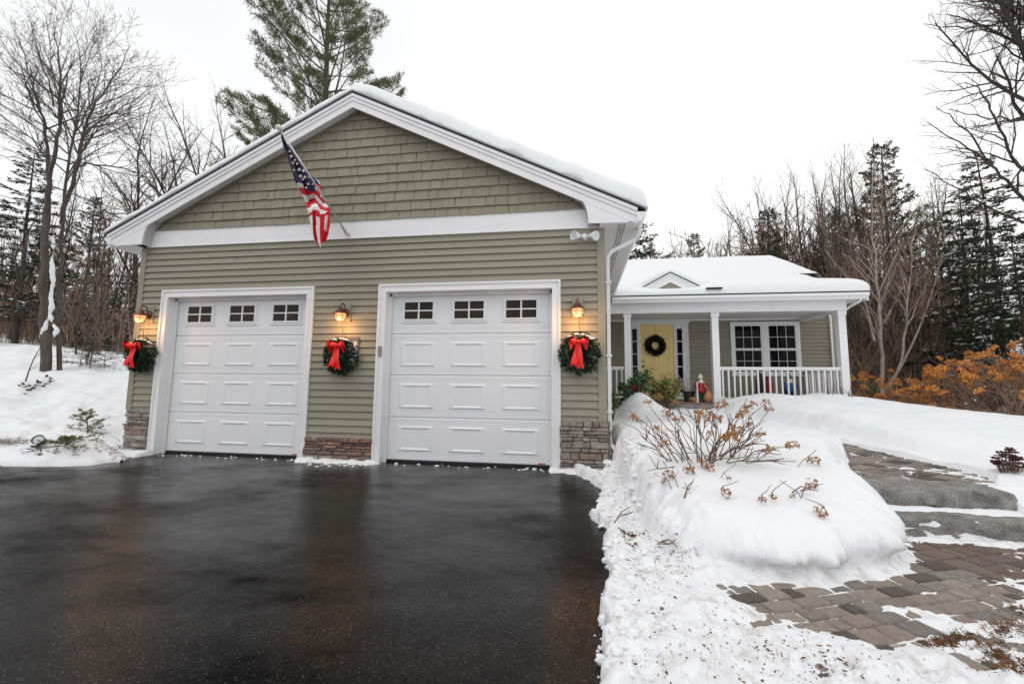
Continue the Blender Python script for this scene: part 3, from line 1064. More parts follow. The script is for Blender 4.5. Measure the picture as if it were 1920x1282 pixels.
# ================================================================== LAMPS, WREATHS, FLAG
def lantern(x, z, label, turn=0.0):
    root = empty('wall_lantern', (x, -.02, z), label=label, cat='wall lamp', group='lit lanterns on the garage front')
    b = MB(); b.box(x - .075, x + .075, -.036, -.012, z - .11, z + .16); b.build('mounting_block', siding, root, bevel=.004)
    b = MB(); b.lathe([(.062, 0), (.06, .018), (.04, .03), (.012, .036)], (x, -.036, z + .02), 16, (0, -1, 0)); b.build('back_plate', copper, root, smooth=False)
    b = MB()
    pts = [(x, -.06, z + .03)]
    for i in range(11):
        t = i / 10 * math.pi
        pts.append((x, -.125 + .05 * math.cos(t), z + .09 + .05 * math.sin(t)))
    pts.append((x, -.175, z + .06))
    b.tube(pts, .009, 8); b.build('arm', copper, root, smooth=True)
    b = MB(); b.lathe([(.018, .075), (.028, .065), (.034, .05), (.062, .02), (.098, -.012), (.100, -.018), (.094, -.017), (.055, .012)], (x, -.175, z), 20)
    b.build('shade', copper, root, smooth=True)
    b = MB(); b.lathe([(.07, -.01), (.078, -.04), (.072, -.08), (.05, -.105), (.02, -.115)], (x, -.175, z), 16)
    g = b.build('globe', globe_m, root, smooth=True)
    b = MB()
    for k in range(6):
        th = k * math.pi / 3 + .3
        pr = [(.082, -.012), (.085, -.045), (.078, -.085), (.052, -.113), (.0, -.122)]
        b.tube([(x + r * math.cos(th), -.175 + r * math.sin(th), z + h) for r, h in pr], .0035, 5)
    for r, h in ((.086, -.05), (.07, -.098)):
        b.tube([(x + r * math.cos(t), -.175 + r * math.sin(t), z + h) for t in np.linspace(0, 2 * math.pi, 17)], .0035, 5)
    b.build('cage', copper, root)
    ld = bpy.data.lights.new('lamp_bulb', 'POINT'); ld.energy = 6; ld.color = (1, .50, .18); ld.shadow_soft_size = .05
    lo = bpy.data.objects.new('bulb', ld); col.objects.link(lo); lo.parent = root; lo.location = (0, -.20, -.15)
    return root


lantern(-7.05, 2.13, 'lit copper lantern on the far left, above the wreath beside the left garage door')
lantern(-3.70, 2.11, 'lit copper lantern between the two garage doors')
lantern(-.35, 2.12, 'lit copper lantern right of the right garage door, by the downspout')


def needles(b_v, b_f, c, d, n, ln, wd, spread, rnd):
    """a tuft of needle blades growing from c along d"""
    d = Vector(d).normalized()
    for _ in range(n):
        e = (d + Vector((rnd.gauss(0, spread), rnd.gauss(0, spread), rnd.gauss(0, spread)))).normalized()
        s = e.cross(Vector((rnd.gauss(0, 1), rnd.gauss(0, 1), rnd.gauss(0, 1))))
        if s.length < 1e-4: continue
        s.normalize()
        l = ln * rnd.uniform(.6, 1.2); w = wd * rnd.uniform(.7, 1.3)
        k = len(b_v)
        b_v += [tuple(c - s * w * .4), tuple(c + s * w * .4), tuple(c + e * l * .6 + s * w), tuple(c + e * l), tuple(c + e * l * .6 - s * w)]
        b_f += [(k, k + 1, k + 2, k + 3, k + 4)]


def wreath(x, y, z, R, r, label, bow=True, mat_=None, seed=0, tilt=0, group=None, snowtop=True, name='wreath', tufts=520, blen=.046):
    rnd = random.Random(seed)
    root = empty(name, (x, y, z), label=label, cat='wreath', group=group)
    v, f = [], []
    cs = Vector((x, y, z))
    for i in range(int(tufts * 1.25)):
        th = rnd.uniform(0, 2 * math.pi); ph = rnd.uniform(0, 2 * math.pi)
        rr = r * rnd.uniform(.35, 1)
        rad = Vector((math.cos(th), 0, math.sin(th)))
        out = rad * math.cos(ph) + Vector((0, -1, 0)) * abs(math.sin(ph))
        c = cs + rad * R + out * rr
        tg = Vector((-math.sin(th), 0, math.cos(th)))
        needles(v, f, c, out * .9 + tg * .45, 8, blen, .0055, .5, rnd)
    mb = MB(); mb.add(v, f)
    mb.build('foliage', mat_ or fir, root)
    if bow:
        b = MB()
        bx, bz, by = x - tilt * .05, z + R * .85, y - r * .75 - .04
        for s in (-1, 1):
            # loop of wide ribbon
            n = 10; vs = []
            for i in range(n + 1):
                t = i / n
                ax = bx + s * (.02 + .10 * math.sin(math.pi * t) ** .8 * (1 if t < .5 else .95))
                az = bz + .075 * math.sin(2 * math.pi * t) * .75 + .018 - .03 * math.sin(math.pi * t)
                wd = .012 + .045 * math.sin(math.pi * t)
                vs += [(ax, by - .012 - .05 * math.sin(math.pi * t) - wd * .4, az + wd * .75), (ax + s * .004, by + .012 - .015 * math.sin(math.pi * t), az - wd * .75)]
            fs = []
            for i in range(n):
                q = (2 * i, 2 * i + 2, 2 * i + 3, 2 * i + 1)
                fs += [q, q[::-1]]
            b.add(vs, fs)
            # puffed fill of the loop
            b.ball((bx + s * .072, by - .03, bz + .012), .055, 10, (1.05, .55, .85), .1, rnd)
            # tail
            L_ = .33 if s > 0 else .30
            n = 8; vs = []
            for i in range(n + 1):
                t = i / n
                w = .022 + .022 * t
                cx = bx + s * (.012 + .034 * t) - tilt * .12 * t
                zz = bz - .01 - L_ * t
                yy = by - .025 + .014 * math.sin(t * 7 + s) - .01 * t
                zoff = -.03 if i == n else 0
                vs += [(cx - w, yy, zz), (cx, yy - .01, zz - (-.03 if i == n else 0)), (cx + w, yy + .003, zz)]
            fs = []
            for i in range(n):
                for k in (0, 1):
                    q = (3 * i + k, 3 * i + k + 3, 3 * i + k + 4, 3 * i + k + 1)
                    fs += [q]
            b.add(vs, fs)
        b.ball((bx, by - .04, bz + .01), .026, 10, (1, .9, 1.1))
        o = b.build('bow', red, root, smooth=True)
    if snowtop:
        b = MB()
        for i in range(10):
            th = math.pi / 2 + rnd.uniform(-.75, .75)
            b.ball((x + (R + r * .9) * math.cos(th), y - r * .5 + rnd.uniform(-.02, .02), z + (R + r * .85) * math.sin(th)), rnd.uniform(.016, .03), 8, (1.5, 1, .6), .15, rnd)
        b.build('snow_cap', snow, root, smooth=True)
    b = MB()
    b.tube([(x, y - .01, z + R), (x + .004, y - .03, z + R + .36)], .0035, 5)
    b.build('hanger', pmat(name + '_wire', (.06, .04, .03), rough=.6) if name + '_wire' not in MATS else MATS[name + '_wire'], root)
    return root


WG = 'green wreaths with red bows on the garage front'
wreath(-7.06, -.07, 1.50, .160, .105, 'green wreath whose red bow has two split tails, far left by the left garage door', seed=1, tilt=.35, group=WG)
wreath(-3.71, -.07, 1.49, .158, .105, 'green wreath with red bow between the garage doors, in front of a wooden plaque', seed=2, tilt=0.1, group=WG)
wreath(-.33, -.07, 1.52, .160, .11, 'green wreath with red bow and snow along its top, right of the right garage door', seed=3, tilt=.2, group=WG)
wreath(1.80, YH - .07, 2.26, .20, .055, 'dark twig wreath hung by a strap on the yellow front door', bow=False, mat_=fir_dark, seed=4, snowtop=False, name='door_wreath', tufts=420, blen=.075)

# plaque half hidden by the middle wreath
pl = empty('wall_plaque', (-3.62, -.03, 1.62), label='wooden plaque on the siding half hidden behind the middle wreath', cat='plaque')
b = MB(); b.box(-3.83, -3.50, -.032, -.016, 1.42, 1.76); b.build('board', white, pl)
b = MB(); b.box(-3.85, -3.48, -.046, -.0165, 1.725, 1.775); b.box(-3.50, -3.475, -.04, -.0165, 1.42, 1.725); b.box(-3.855, -3.83, -.04, -.0165, 1.42, 1.725)
b.build('frame', wood_grey, pl)

# twin flood light
fl = empty('flood_light', (-.27, -.03, 3.10), label='white twin-headed flood light under the right end of the frieze board', cat='flood light')
b = MB(); b.lathe([(.05, 0), (.05, .02), (.035, .05), (.0, .055)], (-.25, -.02, 3.12), 14, (0, -1, 0)); b.box(-.275, -.225, -.09, -.05, 3.09, 3.15); b.build('junction_box', white, fl, bevel=.004)
for s, dx, dz in ((-1, -.75, -.12), (1, .75, -.25)):
    d = Vector((dx, -.75, dz)).normalized(); c = Vector((-.25 + s * .035, -.075, 3.115))
    b = MB(); b.lathe([(.015, 0), (.02, .03), (.03, .05), (.045, .10), (.062, .15), (.064, .165), (.055, .16), (.03, .10)], c, 18, d)
    h = b.build('lamp_head', white, fl, smooth=True)
    b = MB(); b.lathe([(.0, .146), (.05, .15), (.05, .152)], c, 16, d); b.build('lens', lens_m, fl)

# ------------------------------------------------------------------ flag on its pole
PB = Vector((-3.74, -.03, 3.31)); PT = Vector((-4.12, -1.10, 4.34))
fp = empty('flag', PB.to_tuple(), label='faded striped flag with white stars wrapped limp round its slanted wall pole', cat='flag')
b = MB(); b.tube([PB, PT], [.0125, .0115], 10); b.build('pole', steel, fp, smooth=True)
b = MB(); b.ball(PT + (PT - PB).normalized() * .03, .036, 14); b.build('finial', pmat('cream_ball', (.7, .66, .55), rough=.4), fp, smooth=True)
b = MB(); b.lathe([(.045, 0), (.045, .012), (.02, .016)], (PB.x, -.032, PB.z - .01), 12, (0, -1, 0)); b.tube([PB - (PT - PB) * .01, PB + (PT - PB) * .09], .021, 10); b.build('bracket', steel, fp)

ROWS = [  # photo row: y, left x, right x  (width of the furled cloth at that height)
    (252, 526.5, 529.5), (262, 528, 534), (275, 531, 541), (290, 536, 552), (305, 542, 566), (318, 546, 575), (330, 550, 584),
    (342, 554, 598), (354, 558, 604), (366, 566, 604), (378, 572, 609), (390, 576, 616), (398, 578, 619), (408, 579.5, 619), (420, 581, 619), (432, 583, 617), (442, 586, 616), (452, 590, 613), (461, 597, 609)]


def pole_y_at(v):          # y of the pole where it crosses photo row v
    t = (441 - v) / (441 - 243)
    return PB.y + (PT.y - PB.y) * min(1, max(0, t)) * .93 - .0


NS = 36
mbf = MB()
rows3 = []
YB = -.80
for i, (v, l, r_) in enumerate(ROWS):
    yy = pole_y_at(v)
    yy = min(yy, YB if v > 380 else yy)
    row_ = []
    for k in range(NS + 1):
        s = k / NS
        # pleats: the cloth goes to and fro across the width while it advances
        u = l + (r_ - l) * (s + .05 * math.sin(s * 19 + v * .03) * math.sin(math.pi * s))
        dep = .045 * math.sin(s * 12.5 + v * .022 + 1.0) * (1 if v > 285 else .4) + .02 * math.sin(s * 27 + v * .05)
        dep += -.06 * math.sin(math.pi * s)
        vv = v + (3.5 * math.sin(s * 9 + v * .1) if 330 < v < 450 else 0)
        if v >= 432: vv += 6 * math.sin(s * 5.5 + .4) - 2
        p = at(u, vv, yy)
        d = np.array([p[0] - CAM[0], p[1] - CAM[1], p[2] - CAM[2]]); d /= np.linalg.norm(d)
        row_.append(Vector(p + d * dep))
    rows3.append(row_)
# refine between rows
fine = []
SUB = 5
for i in range(len(rows3) - 1):
    for q in range(SUB):
        t = q / SUB
        fine.append((ROWS[i][0] + (ROWS[i + 1][0] - ROWS[i][0]) * t, [a.lerp(c, t) for a, c in zip(rows3[i], rows3[i + 1])]))
fine.append((ROWS[-1][0], rows3[-1]))
vs = [p for _, r_ in fine for p in r_]
fs, ms = [], []
for i in range(len(fine) - 1):
    v = fine[i][0]
    for k in range(NS):
        s = k / NS
        # canton, then bands across, then bands running down
        edge = 344 + 14 * (s - .1) + (26 * max(0, s - .25) if s < .72 else -60 * (s - .72))
        if v < edge and not (s > .9 and v > 335): m = 2
        elif v < 398:
            ph = (v - 344 - 14 * s + 10 * math.sin(s * 3.2)) / 11.0
            m = 0 if int(math.floor(ph)) % 2 == 1 else 1
        elif v < 406: m = 0
        else:
            m = 0 if int((s + .001 * (v - 406)) * 5.2 + .35) % 2 == 1 else 1
            if v > 436 and s > .45: m = 0
        fs.append((i * (NS + 1) + k, (i + 1) * (NS + 1) + k, (i + 1) * (NS + 1) + k + 1, i * (NS + 1) + k + 1)); ms.append(m)
mbf.v = [tuple(p) for p in vs]; mbf.f = [list(f) for f in fs]; mbf.m = ms
flag = mbf.build('flag_cloth', [flag_red, flag_white, flag_blue], fp, smooth=True)
# stars sewn on the blue field
b = MB()
for (u, v, r_) in ((546, 293, 2.6), (549.5, 305, 2.4), (557, 307, 2.2), (561, 318, 3), (569, 320, 3), (553, 300, 2), (563.5, 330, 3), (572, 331.5, 2.8), (568, 336, 2.2), (580, 331, 2.2), (578, 345, 2.4), (551, 319, 1.8), (586, 345, 1.8), (574, 352, 2), (543, 284, 1.8)):
    yy = pole_y_at(v)
    c = at(u, v, yy); d = c - CAM; d /= np.linalg.norm(d); c = c - d * .105
    sc = np.linalg.norm(c - CAM) / FPX
    pts = []
    for k in range(10):
        th = math.pi / 2 + k * math.pi / 5 + .2
        rr = r_ * 1.25 * sc * (1 if k % 2 == 0 else .42)
        pts.append(c + CR * (rr * math.cos(th)) + CU * (rr * math.sin(th)))
    pts.append(c - d * .001)
    n = len(b.v)
    b.add(pts, [(k, (k + 1) % 10, 10) for k in range(10)])
b.build('stars', flag_white, flag)

# ------------------------------------------------------------------ small things on the porch
def figurine(x, y, z, h, coat, legs, hat, label, name, hood=False):
    root = empty(name, (x, y, z), label=label, cat='figurine')
    me = bpy.data.meshes.new('body')
    s = h / 1.0
    V = [(0, 0, .50), (0, 0, .66), (0, -.01, .78), (0, -.02, .86), (0, -.02, .93),
         (-.07, 0, .42), (-.075, -.01, .20), (-.075, 0, .04), (-.08, -.07, .02),
         (.07, 0, .42), (.075, -.01, .20), (.075, 0, .04), (.08, -.07, .02),
         (-.14, 0, .74), (-.19, -.04, .60), (-.16, -.12, .52),
         (.14, 0, .74), (.19, -.05, .60), (.14, -.13, .55)]
    E_ = [(0, 1), (1, 2), (2, 3), (3, 4), (0, 5), (5, 6), (6, 7), (7, 8), (0, 9), (9, 10), (10, 11), (11, 12), (2, 13), (13, 14), (14, 15), (2, 16), (16, 17), (17, 18)]
    Rr = [.12, .13, .10, .055, .085, .075, .055, .05, .04, .075, .055, .05, .04, .06, .05, .035, .06, .05, .035]
    me.from_pydata([(a * s, c * s, e * s) for a, c, e in V], E_, [])
    o = link('body', me, root)
    md = o.modifiers.new('skin', 'SKIN')
    for i, sv in enumerate(me.skin_vertices[0].data):
        sv.radius = (Rr[i] * s, Rr[i] * s)
    me.skin_vertices[0].data[0].use_root = True
    sb = o.modifiers.new('sub', 'SUBSURF'); sb.levels = sb.render_levels = 2
    me.materials.append(skin_m)
    P = lambda a, c, e: (x + a * s, y + c * s, z + e * s)
    b = MB(); b.lathe([(.20 * s, .36 * s), (.175 * s, .50 * s), (.16 * s, .62 * s), (.165 * s, .72 * s), (.08 * s, .82 * s)], (x, y, z), 14)
    for sx in (-1, 1):
        b.tube([P(.12 * sx, 0, .75), P(.20 * sx, -.04, .60), P(.165 * sx, -.11, .53)], [.075 * s, .07 * s, .055 * s], 8)
    b.build('coat', coat, root, smooth=True)
    b = MB()
    for sx in (-1, 1):
        b.tube([P(.075 * sx, 0, .40), P(.078 * sx, 0, .1)], [.085 * s, .07 * s], 8)
    b.build('trousers', legs, root, smooth=True)
    b = MB()
    for sx in (-1, 1):
        b.ball(P(.08 * sx, -.04, .05), .075 * s, 8, (1, 1.5, .7))
    b.build('boots', black_m, root, smooth=True)
    b = MB(); b.ball(P(0, -.10, .80), .085 * s, 10, (1, .5, 1.25)); b.ball(P(0, -.12, .68), .06 * s, 10, (.8, .5, 1.5)); b.build('beard', beard_m, root, smooth=True)
    b = MB(); b.lathe([(.105 * s, .92 * s), (.10 * s, .97 * s), (.06 * s, 1.05 * s), (.015 * s, 1.12 * s)], (x, y, z), 12); b.build('hat', hat, root, smooth=True)
    b = MB(); b.ball(P(-.035, -.095, .93), .012 * s, 6); b.ball(P(.035, -.095, .93), .012 * s, 6); b.build('eyes', black_m, root)
    return root


figurine(2.60, 5.32, ZF, .62, coat_red, green_m, beard_m, 'bearded figurine in a red coat and green trousers beside the middle porch post', 'figurine')
figurine(4.90, 6.0, ZF, .66, coat_blue, coat_blue, hat_teal, 'small blue figurine in a teal hat behind the porch railing', 'figurine')
sk = empty('burlap_sack', (2.745, 5.22, ZF), label='tan burlap sack beside the red coated figurine on the porch', cat='sack')
b = MB(); b.lathe([(.06, 0), (.10, .03), (.115, .10), (.095, .18), (.05, .25), (.025, .29)], (2.745, 5.22, ZF), 12); b.tube([(2.745, 5.22, ZF + .28), (2.69, 5.2, ZF + .36), (2.65, 5.2, ZF + .42)], [.028, .024, .02], 8)
b.build('cloth', sack_m, sk, smooth=True)
b = MB(); b.lathe([(.03, .285), (.032, .30), (.03, .31)], (2.745, 5.22, ZF), 10); b.build('tie', wood_grey, sk)
bx = empty('twig_planter', (2.36, 5.5, ZF), label='dark planter of bare grey twigs by the front door', cat='planter')
b = MB(); b.lathe([(.10, 0), (.14, .24), (.15, .26), (.13, .26)], (2.36, 5.5, ZF), 12); b.build('pot', black_m, bx)
b = MB()
for i in range(26):
    th = rng.uniform(0, 6.3); l = rng.uniform(.25, .6); e = rng.uniform(.15, .5)
    p0 = Vector((2.36 + .07 * math.cos(th), 5.5 + .07 * math.sin(th), ZF + .22)); p1 = p0 + Vector((math.cos(th) * l * e, math.sin(th) * l * e, l * .7)); p2 = p1 + Vector((math.cos(th) * l * e + rng.uniform(-.1, .1), math.sin(th) * l * e, l * .25))
    b.tube([p0, p1, p2], [.007, .005, .003], 4)
b.build('twigs', pmat('silver_twig', (.33, .29, .29), rough=.8), bx)
ps = empty('garden_stake', (2.50, 5.25, ZF), label='pale wooden stake standing beside the twig planter', cat='stake')
b = MB(); b.tube([(2.50, 5.25, ZF), (2.50, 5.25, ZF + .45)], [.03, .016], 6); b.ball((2.50, 5.25, ZF + .47), .022, 8); b.build('post', white, ps)
# two bundles leaning on the wall behind the railing
for i, (x, h, m, lb) in enumerate(((4.28, .72, black_m, 'slim dark planter behind the railing under the front window'), (4.50, .62, coat_red, 'rust red lantern box behind the railing under the front window'))):
    r0 = empty('porch_box' if i else 'porch_planter', (x, 6.2, ZF), label=lb, cat='ornament')
    b = MB(); b.lathe([(.09, 0), (.10, h * .8), (.06, h * .85), (.07, h)], (x, 6.2, ZF), 8); b.build('body', m, r0)
    b = MB(); b.lathe([(.075, h), (.02, h + .05)], (x, 6.2, ZF), 8); b.build('lid', black_m, r0)

# ================================================================== GROUND, SNOW, DRIVEWAY, PATH
PAV = [(.33, -3.14), (.95, -2.90), (1.55, -2.62), (1.95, -2.16), (2.0, -2.03), (6, -2.03), (6, -1.6), (6.0, -2.4), (3.0, -2.45), (2.0, -2.98), (1.25, -3.48), (.92, -3.64), (.62, -3.50)]
BANK = [(.10, -.20), (.06, -1.0), (.10, -1.8), (.16, -2.5), (.30, -2.82), (.62, -2.93), (1.0, -2.93), (1.42, -2.80), (1.66, -2.56), (1.86, -2.25), (1.97, -1.95),
        (2.06, -1.5), (2.45, -.75), (2.86, .15), (2.9, 1.2), (2.45, 3.0), (2.1, 4.55), (-.02, 4.8), (.04, .0)]
WALK = [(2.02, -1.50), (2.45, -.72), (2.92, .22), (3.1, .6), (3.12, .1), (3.34, -.93), (3.30, -1.25), (3.05, -1.55)]
CREST_X = np.array([2.0, 2.5, 2.9, 3.3, 3.75, 4.4, 5.3, 6.0, 6.7, 7.4, 8.3, 10, 16])
CREST_Z = np.array([.58, .70, .80, .92, 1.0, .92, .95, .86, .76, .64, .42, .30, .3])


def drive_edge(y):
    """x of the right edge of the asphalt"""
    e = np.interp(y, [-12, -6, -4.04, -3.24, -2.6, -2.24, -2.05, -1.9, -1.3, -.9, -.3, 0], [-1.2, -.5, -.28, -.19, -.16, -.12, -.22, -.26, -.08, -.12, -.32, -.40])
    return e + .05 * fbm(y * 2.3, y * 0 + 3.3, 5, 4) + .035 * fbm(y * 9, y * 0 + 7.1, 8, 4, .6)


FOOT = [(.05, -3.05, 1.2), (.18, -3.30, 1.4), (.02, -3.52, 1.3), (.30, -3.72, 1.1), (.16, -3.95, 1.5), (.55, -3.85, .9), (.05, -2.78, 1.6), (.75, -3.95, 1.0), (.95, -3.82, .7), (1.2, -3.75, .8), (-.04, -4.1, 1.4), (.42, -4.15, 1.2), (1.05, -4.0, .6), (.68, -4.2, 1.3)]


def bank_parts(x, y, n1, n2, n3):
    db = sdpoly(x, y, BANK) + .045 * n2 + np.where(x > .5, .012, .028) * n3
    front = ss(-2.2, -2.9, y)
    wid = .30 - .06 * front
    wid = np.where(x < .45, .30, wid)
    top = np.interp(y, [-3.0, -2.7, -2.2, -1.5, -.8, 0, 1.2, 2.5, 4.5], [.27, .32, .42, .52, .57, .58, .56, .57, .60]) + .055 * n1 + .018 * n2
    top = top - .05 * ss(.6, .0, x) * ss(-1.0, -2.4, y) + .05 * np.exp(-((x - 1.2) / .6) ** 2) * ss(-2.8, -1.8, y)
    top = top + .40 * np.exp(-(((x - .82) / .42) ** 2 + ((y - 3.2) / .8) ** 2)) - .07 * np.exp(-(((x - .3) / .3) ** 2 + ((y - 2.5) / 1.2) ** 2))
    return db, wid, top, np.clip(db / np.maximum(wid, .02), 0, 1)


def H(x, y, fine=True):
    x = np.asarray(x, float); y = np.asarray(y, float)
    n1 = fbm(x * .9, y * .9, 1, 4); n2 = fbm(x * 3.1, y * 3.1, 2, 4); n3 = fbm(x * 9, y * 9, 3, 4, .6); n4 = fbm(x * 28, y * 28, 4, 3, .6)
    # ---- right of the driveway: trodden thin snow
    de = x - drive_edge(y)
    thin = .030 + .022 * n2 + .020 * n3 + .016 * n4
    thin = np.where(y > -1.6, thin + .03, thin)
    dp = sdpoly(x, y, PAV)
    pm = ss(-.10, .10, dp + .10 * n2 + .10 * n3)
    paved = -.015 + .022 * n3 + .060 * np.maximum(0, n2 - .20) + .007 * n4
    h = thin * (1 - pm) + paved * pm
    # scraped patch of pavers nearer the driveway
    pp = np.exp(-(((x - .40) / .16) ** 2 + ((y + 3.52) / .07) ** 2))
    h = h - pp * (.05 + .03 * n3)
    # old footprints
    for fx, fy, fa in FOOT:
        ca, sa = math.cos(fa), math.sin(fa)
        u_ = (x - fx) * ca + (y - fy) * sa; v_ = -(x - fx) * sa + (y - fy) * ca
        e = (u_ / .13) ** 2 + (v_ / .052) ** 2
        h = h - .024 * np.exp(-e ** 2) + .010 * np.exp(-((e - 1.6) / .5) ** 2)
    # grassy melt holes at lower right
    gm = np.exp(-(((x - 1.50) / .30) ** 2 + ((y + 3.52) / .12) ** 2)) + np.exp(-(((x - 1.95) / .35) ** 2 + ((y + 3.22) / .10) ** 2)) + np.exp(-(((x - 1.28) / .14) ** 2 + ((y + 3.66) / .05) ** 2))
    h = h - np.minimum(gm, 1) * (.045 + .05 * n3)
    # edge lumps against the asphalt
    h = h + .035 * np.exp(-((de - .06) / .07) ** 2) * (1 + 1.2 * n2 + .9 * n3)
    # ---- the big bank in front of the porch
    db, wid, top, q = bank_parts(x, y, n1, n2, n3)
    prof = np.sqrt(np.clip(1 - (1 - q) ** 2.3, 0, 1))
    rough_side = ss(.75, .1, x) * ss(.9, .2, q) * .05
    hb = top * prof + rough_side * (n3 + .6 * n2) + .010 * n3 * ss(-2.2, -2.7, y) * (1 - .6 * q)
    # drifted apron below the front face
    apron = .075 * np.exp(-np.maximum(0, -db) / .06) * ss(-1.8, -2.4, y)
    h = np.where(db > 0, np.maximum(hb, h), h)
    h = np.maximum(h, apron * (1 + .5 * n2) - .012)
    # crumbled heap between corner and driveway
    dh = sdpoly(x, y, [(-.30, -.36), (-.20, -.62), (-.06, -1.05), (-.22, -1.85), (-.05, -2.25), (.3, -2.2), (.3, -.1), (.06, -.12), (-.02, -.22)]) + .05 * n2 + .05 * n3
    heap = .17 * ss(0, .35, dh) * (1 + .5 * n2 + .75 * n3 + .35 * n4) + .035 * ss(0, .04, dh)
    h = np.where(dh > 0, np.maximum(h, heap), h)
    # ---- right: raised lawn beyond the path
    cz = np.interp(x, CREST_X, CREST_Z)
    low = np.interp(x, [2.8, 3.4, 4.5, 7, 12], [.24, .33, .40, .34, .28])
    t = np.clip((y + 1.6) / 5.6, 0, 1)
    hr = low + (cz - low) * (t ** .75) + .05 * n1 + .020 * n2
    hr = np.where(y > 4.0, hr - (hr - .45) * ss(4.3, 8.5, y) * ss(5.5, 6.5, x), hr)
    hr = hr + .06 * np.exp(-((x - 4.9 - .25 * n1) / .35) ** 2) * ss(2, 4, y)
    hr_mask = ss(-.05, .28, sdpoly(x, y, [(3.02, -1.95), (3.36, -1.2), (3.42, -.9), (3.16, .1), (3.2, .9), (2.6, 4.6), (2.6, 5), (14, 5), (60, 40), (60, -1.9)]) + .04 * n2)
    walk_floor = .30 + .045 * np.maximum(0, y + 1.45)
    hw = walk_floor - .012 + .020 * n3 + .03 * np.maximum(0, n2) + .008 * n4
    dw = sdpoly(x, y, WALK)
    # snow in the trench of the path
    trench = ss(-.5, .1, sdpoly(x, y, [(1.98, -1.52), (2.9, .2), (2.9, 1.2), (2.45, 3), (2.1, 4.55), (2.6, 4.6), (3.2, .9), (3.4, -.9), (3.05, -1.6)]))
    h = np.where((trench > .2) & (y > -1.5), np.maximum(h, np.where(dw > -.02, hw, walk_floor + .05 + .03 * n2)), h)
    h = np.where(hr_mask > 0, np.maximum(h, h * (1 - hr_mask) + hr * hr_mask), h)
    # treads of the granite steps
    tread = (x > 1.9) & (x < 3.3) & (y > -2.0) & (y < -1.42)
    h = np.where(tread & (y < -1.80), np.maximum(np.minimum(h, .17), .132 + .012 * n3 + .05 * ss(-1.95, -1.80, y)), h)
    h = np.where(tread & (y >= -1.80) & (db < .03) & (x < 3.02), np.minimum(h, .285 + .02 * n3), h)
    # right of the steps, snow lying against them
    h = np.where((x > 3.0) & (y > -2.0) & (y < -1.4), np.maximum(h, .20 + .10 * ss(-2.0, -1.4, y) + .03 * n2), h)
    # snow strip at the foot of the lower step
    strip = (.020 + .02 * n3) * np.exp(-((y + 2.08) / .045) ** 2)
    h = np.where((x > 1.85) & (strip > .006), np.maximum(h, strip), h)
    right = h
    right = np.where(de + .0 * n3 < 0, np.minimum(right * 0 - .12, -.12), right)
    right = np.where((de < 0) & (dh > 0), np.maximum(heap, right), right)
    # behind the houses
    back = .45 + .05 * n1 + .012 * (y - 8)
    right = np.where(y > 5.2, np.where(x < 5.9, np.minimum(right, .55), right), right)
    right = np.where(y > 8.5, back + 0 * x, right)
    # ---- left of the garage
    s = -.8 * x + .6 * y
    hl = .03 + .19 * np.maximum(0, s - 7.3)
    hl = np.where(s > 13.8, 1.265 + .10 * (s - 13.8), hl)
    hl = np.minimum(hl, 9)
    hl = hl + .16 * n1 * ss(7.4, 9.5, s) + .06 * n2 * ss(7.2, 8.5, s) + .25 * fbm(x * .35, y * .35, 9, 3) * ss(10, 16, s)
    hl = hl + .12 * np.exp(-((s - 12.7) / .9) ** 2)
    yl = -.22 - .12 * fbm(x * 1.2, x * 0, 12, 4) - .03 * np.maximum(0, -x - 8)
    dl = y - yl
    hl = np.where(dl < 0, -.12, hl * ss(0, .5, dl) + .045 * ss(0, .12, dl) * (1 + n2 + .6 * n3))
    # brown grass strip by the drive edge
    hl = hl - .10 * np.exp(-(((x + 9.5) / .75) ** 2 + ((y + .02) / .12) ** 2))
    # heap of ploughed snow beside the left pier
    mx, my = -7.62, -.62
    rr = np.sqrt(((x - mx) / .98) ** 2 + ((y - my - .0 * x) / .50) ** 2) + .13 * n2 + .10 * n3
    mound = .36 * ss(1.05, .15, rr) * (1 + .25 * n3) + .05 * ss(1.06, .96, rr) * (1 + .6 * n3)
    hl = np.where(rr < 1.05, np.maximum(hl, mound), hl)
    left = hl
    out = np.where(x > -4, right, left)
    out = np.where((x > -7.25) & (x < -.5) & (y > -.12), -.12, out)
    out = np.where((x > -7.28) & (x <= -6.2) & (y > -.45) & (rr >= 1.05), -.12, out)
    return out


_GX = np.arange(-14, 10.01, .04); _GY = np.arange(-6.6, 9.01, .04)
_GZ = H(*np.meshgrid(_GX, _GY))


def HL(x, y):
    """H from a lookup table near the houses, exact elsewhere"""
    x = np.asarray(x, float); y = np.asarray(y, float)
    fx = (x + 14) / .04; fy = (y + 6.6) / .04
    ok = (fx >= 0) & (fx < len(_GX) - 1.001) & (fy >= 0) & (fy < len(_GY) - 1.001)
    fx = np.where(ok, fx, 0); fy = np.where(ok, fy, 0)
    i = fx.astype(int); j = fy.astype(int); fx = fx - i; fy = fy - j
    z = (_GZ[j, i] * (1 - fx) + _GZ[j, i + 1] * fx) * (1 - fy) + (_GZ[j + 1, i] * (1 - fx) + _GZ[j + 1, i + 1] * fx) * fy
    if not ok.all():
        z = np.array(z); z[~ok] = H(x[~ok], y[~ok])
    return z


def height(x, y):
    return float(HL(np.array([x]), np.array([y]))[0])


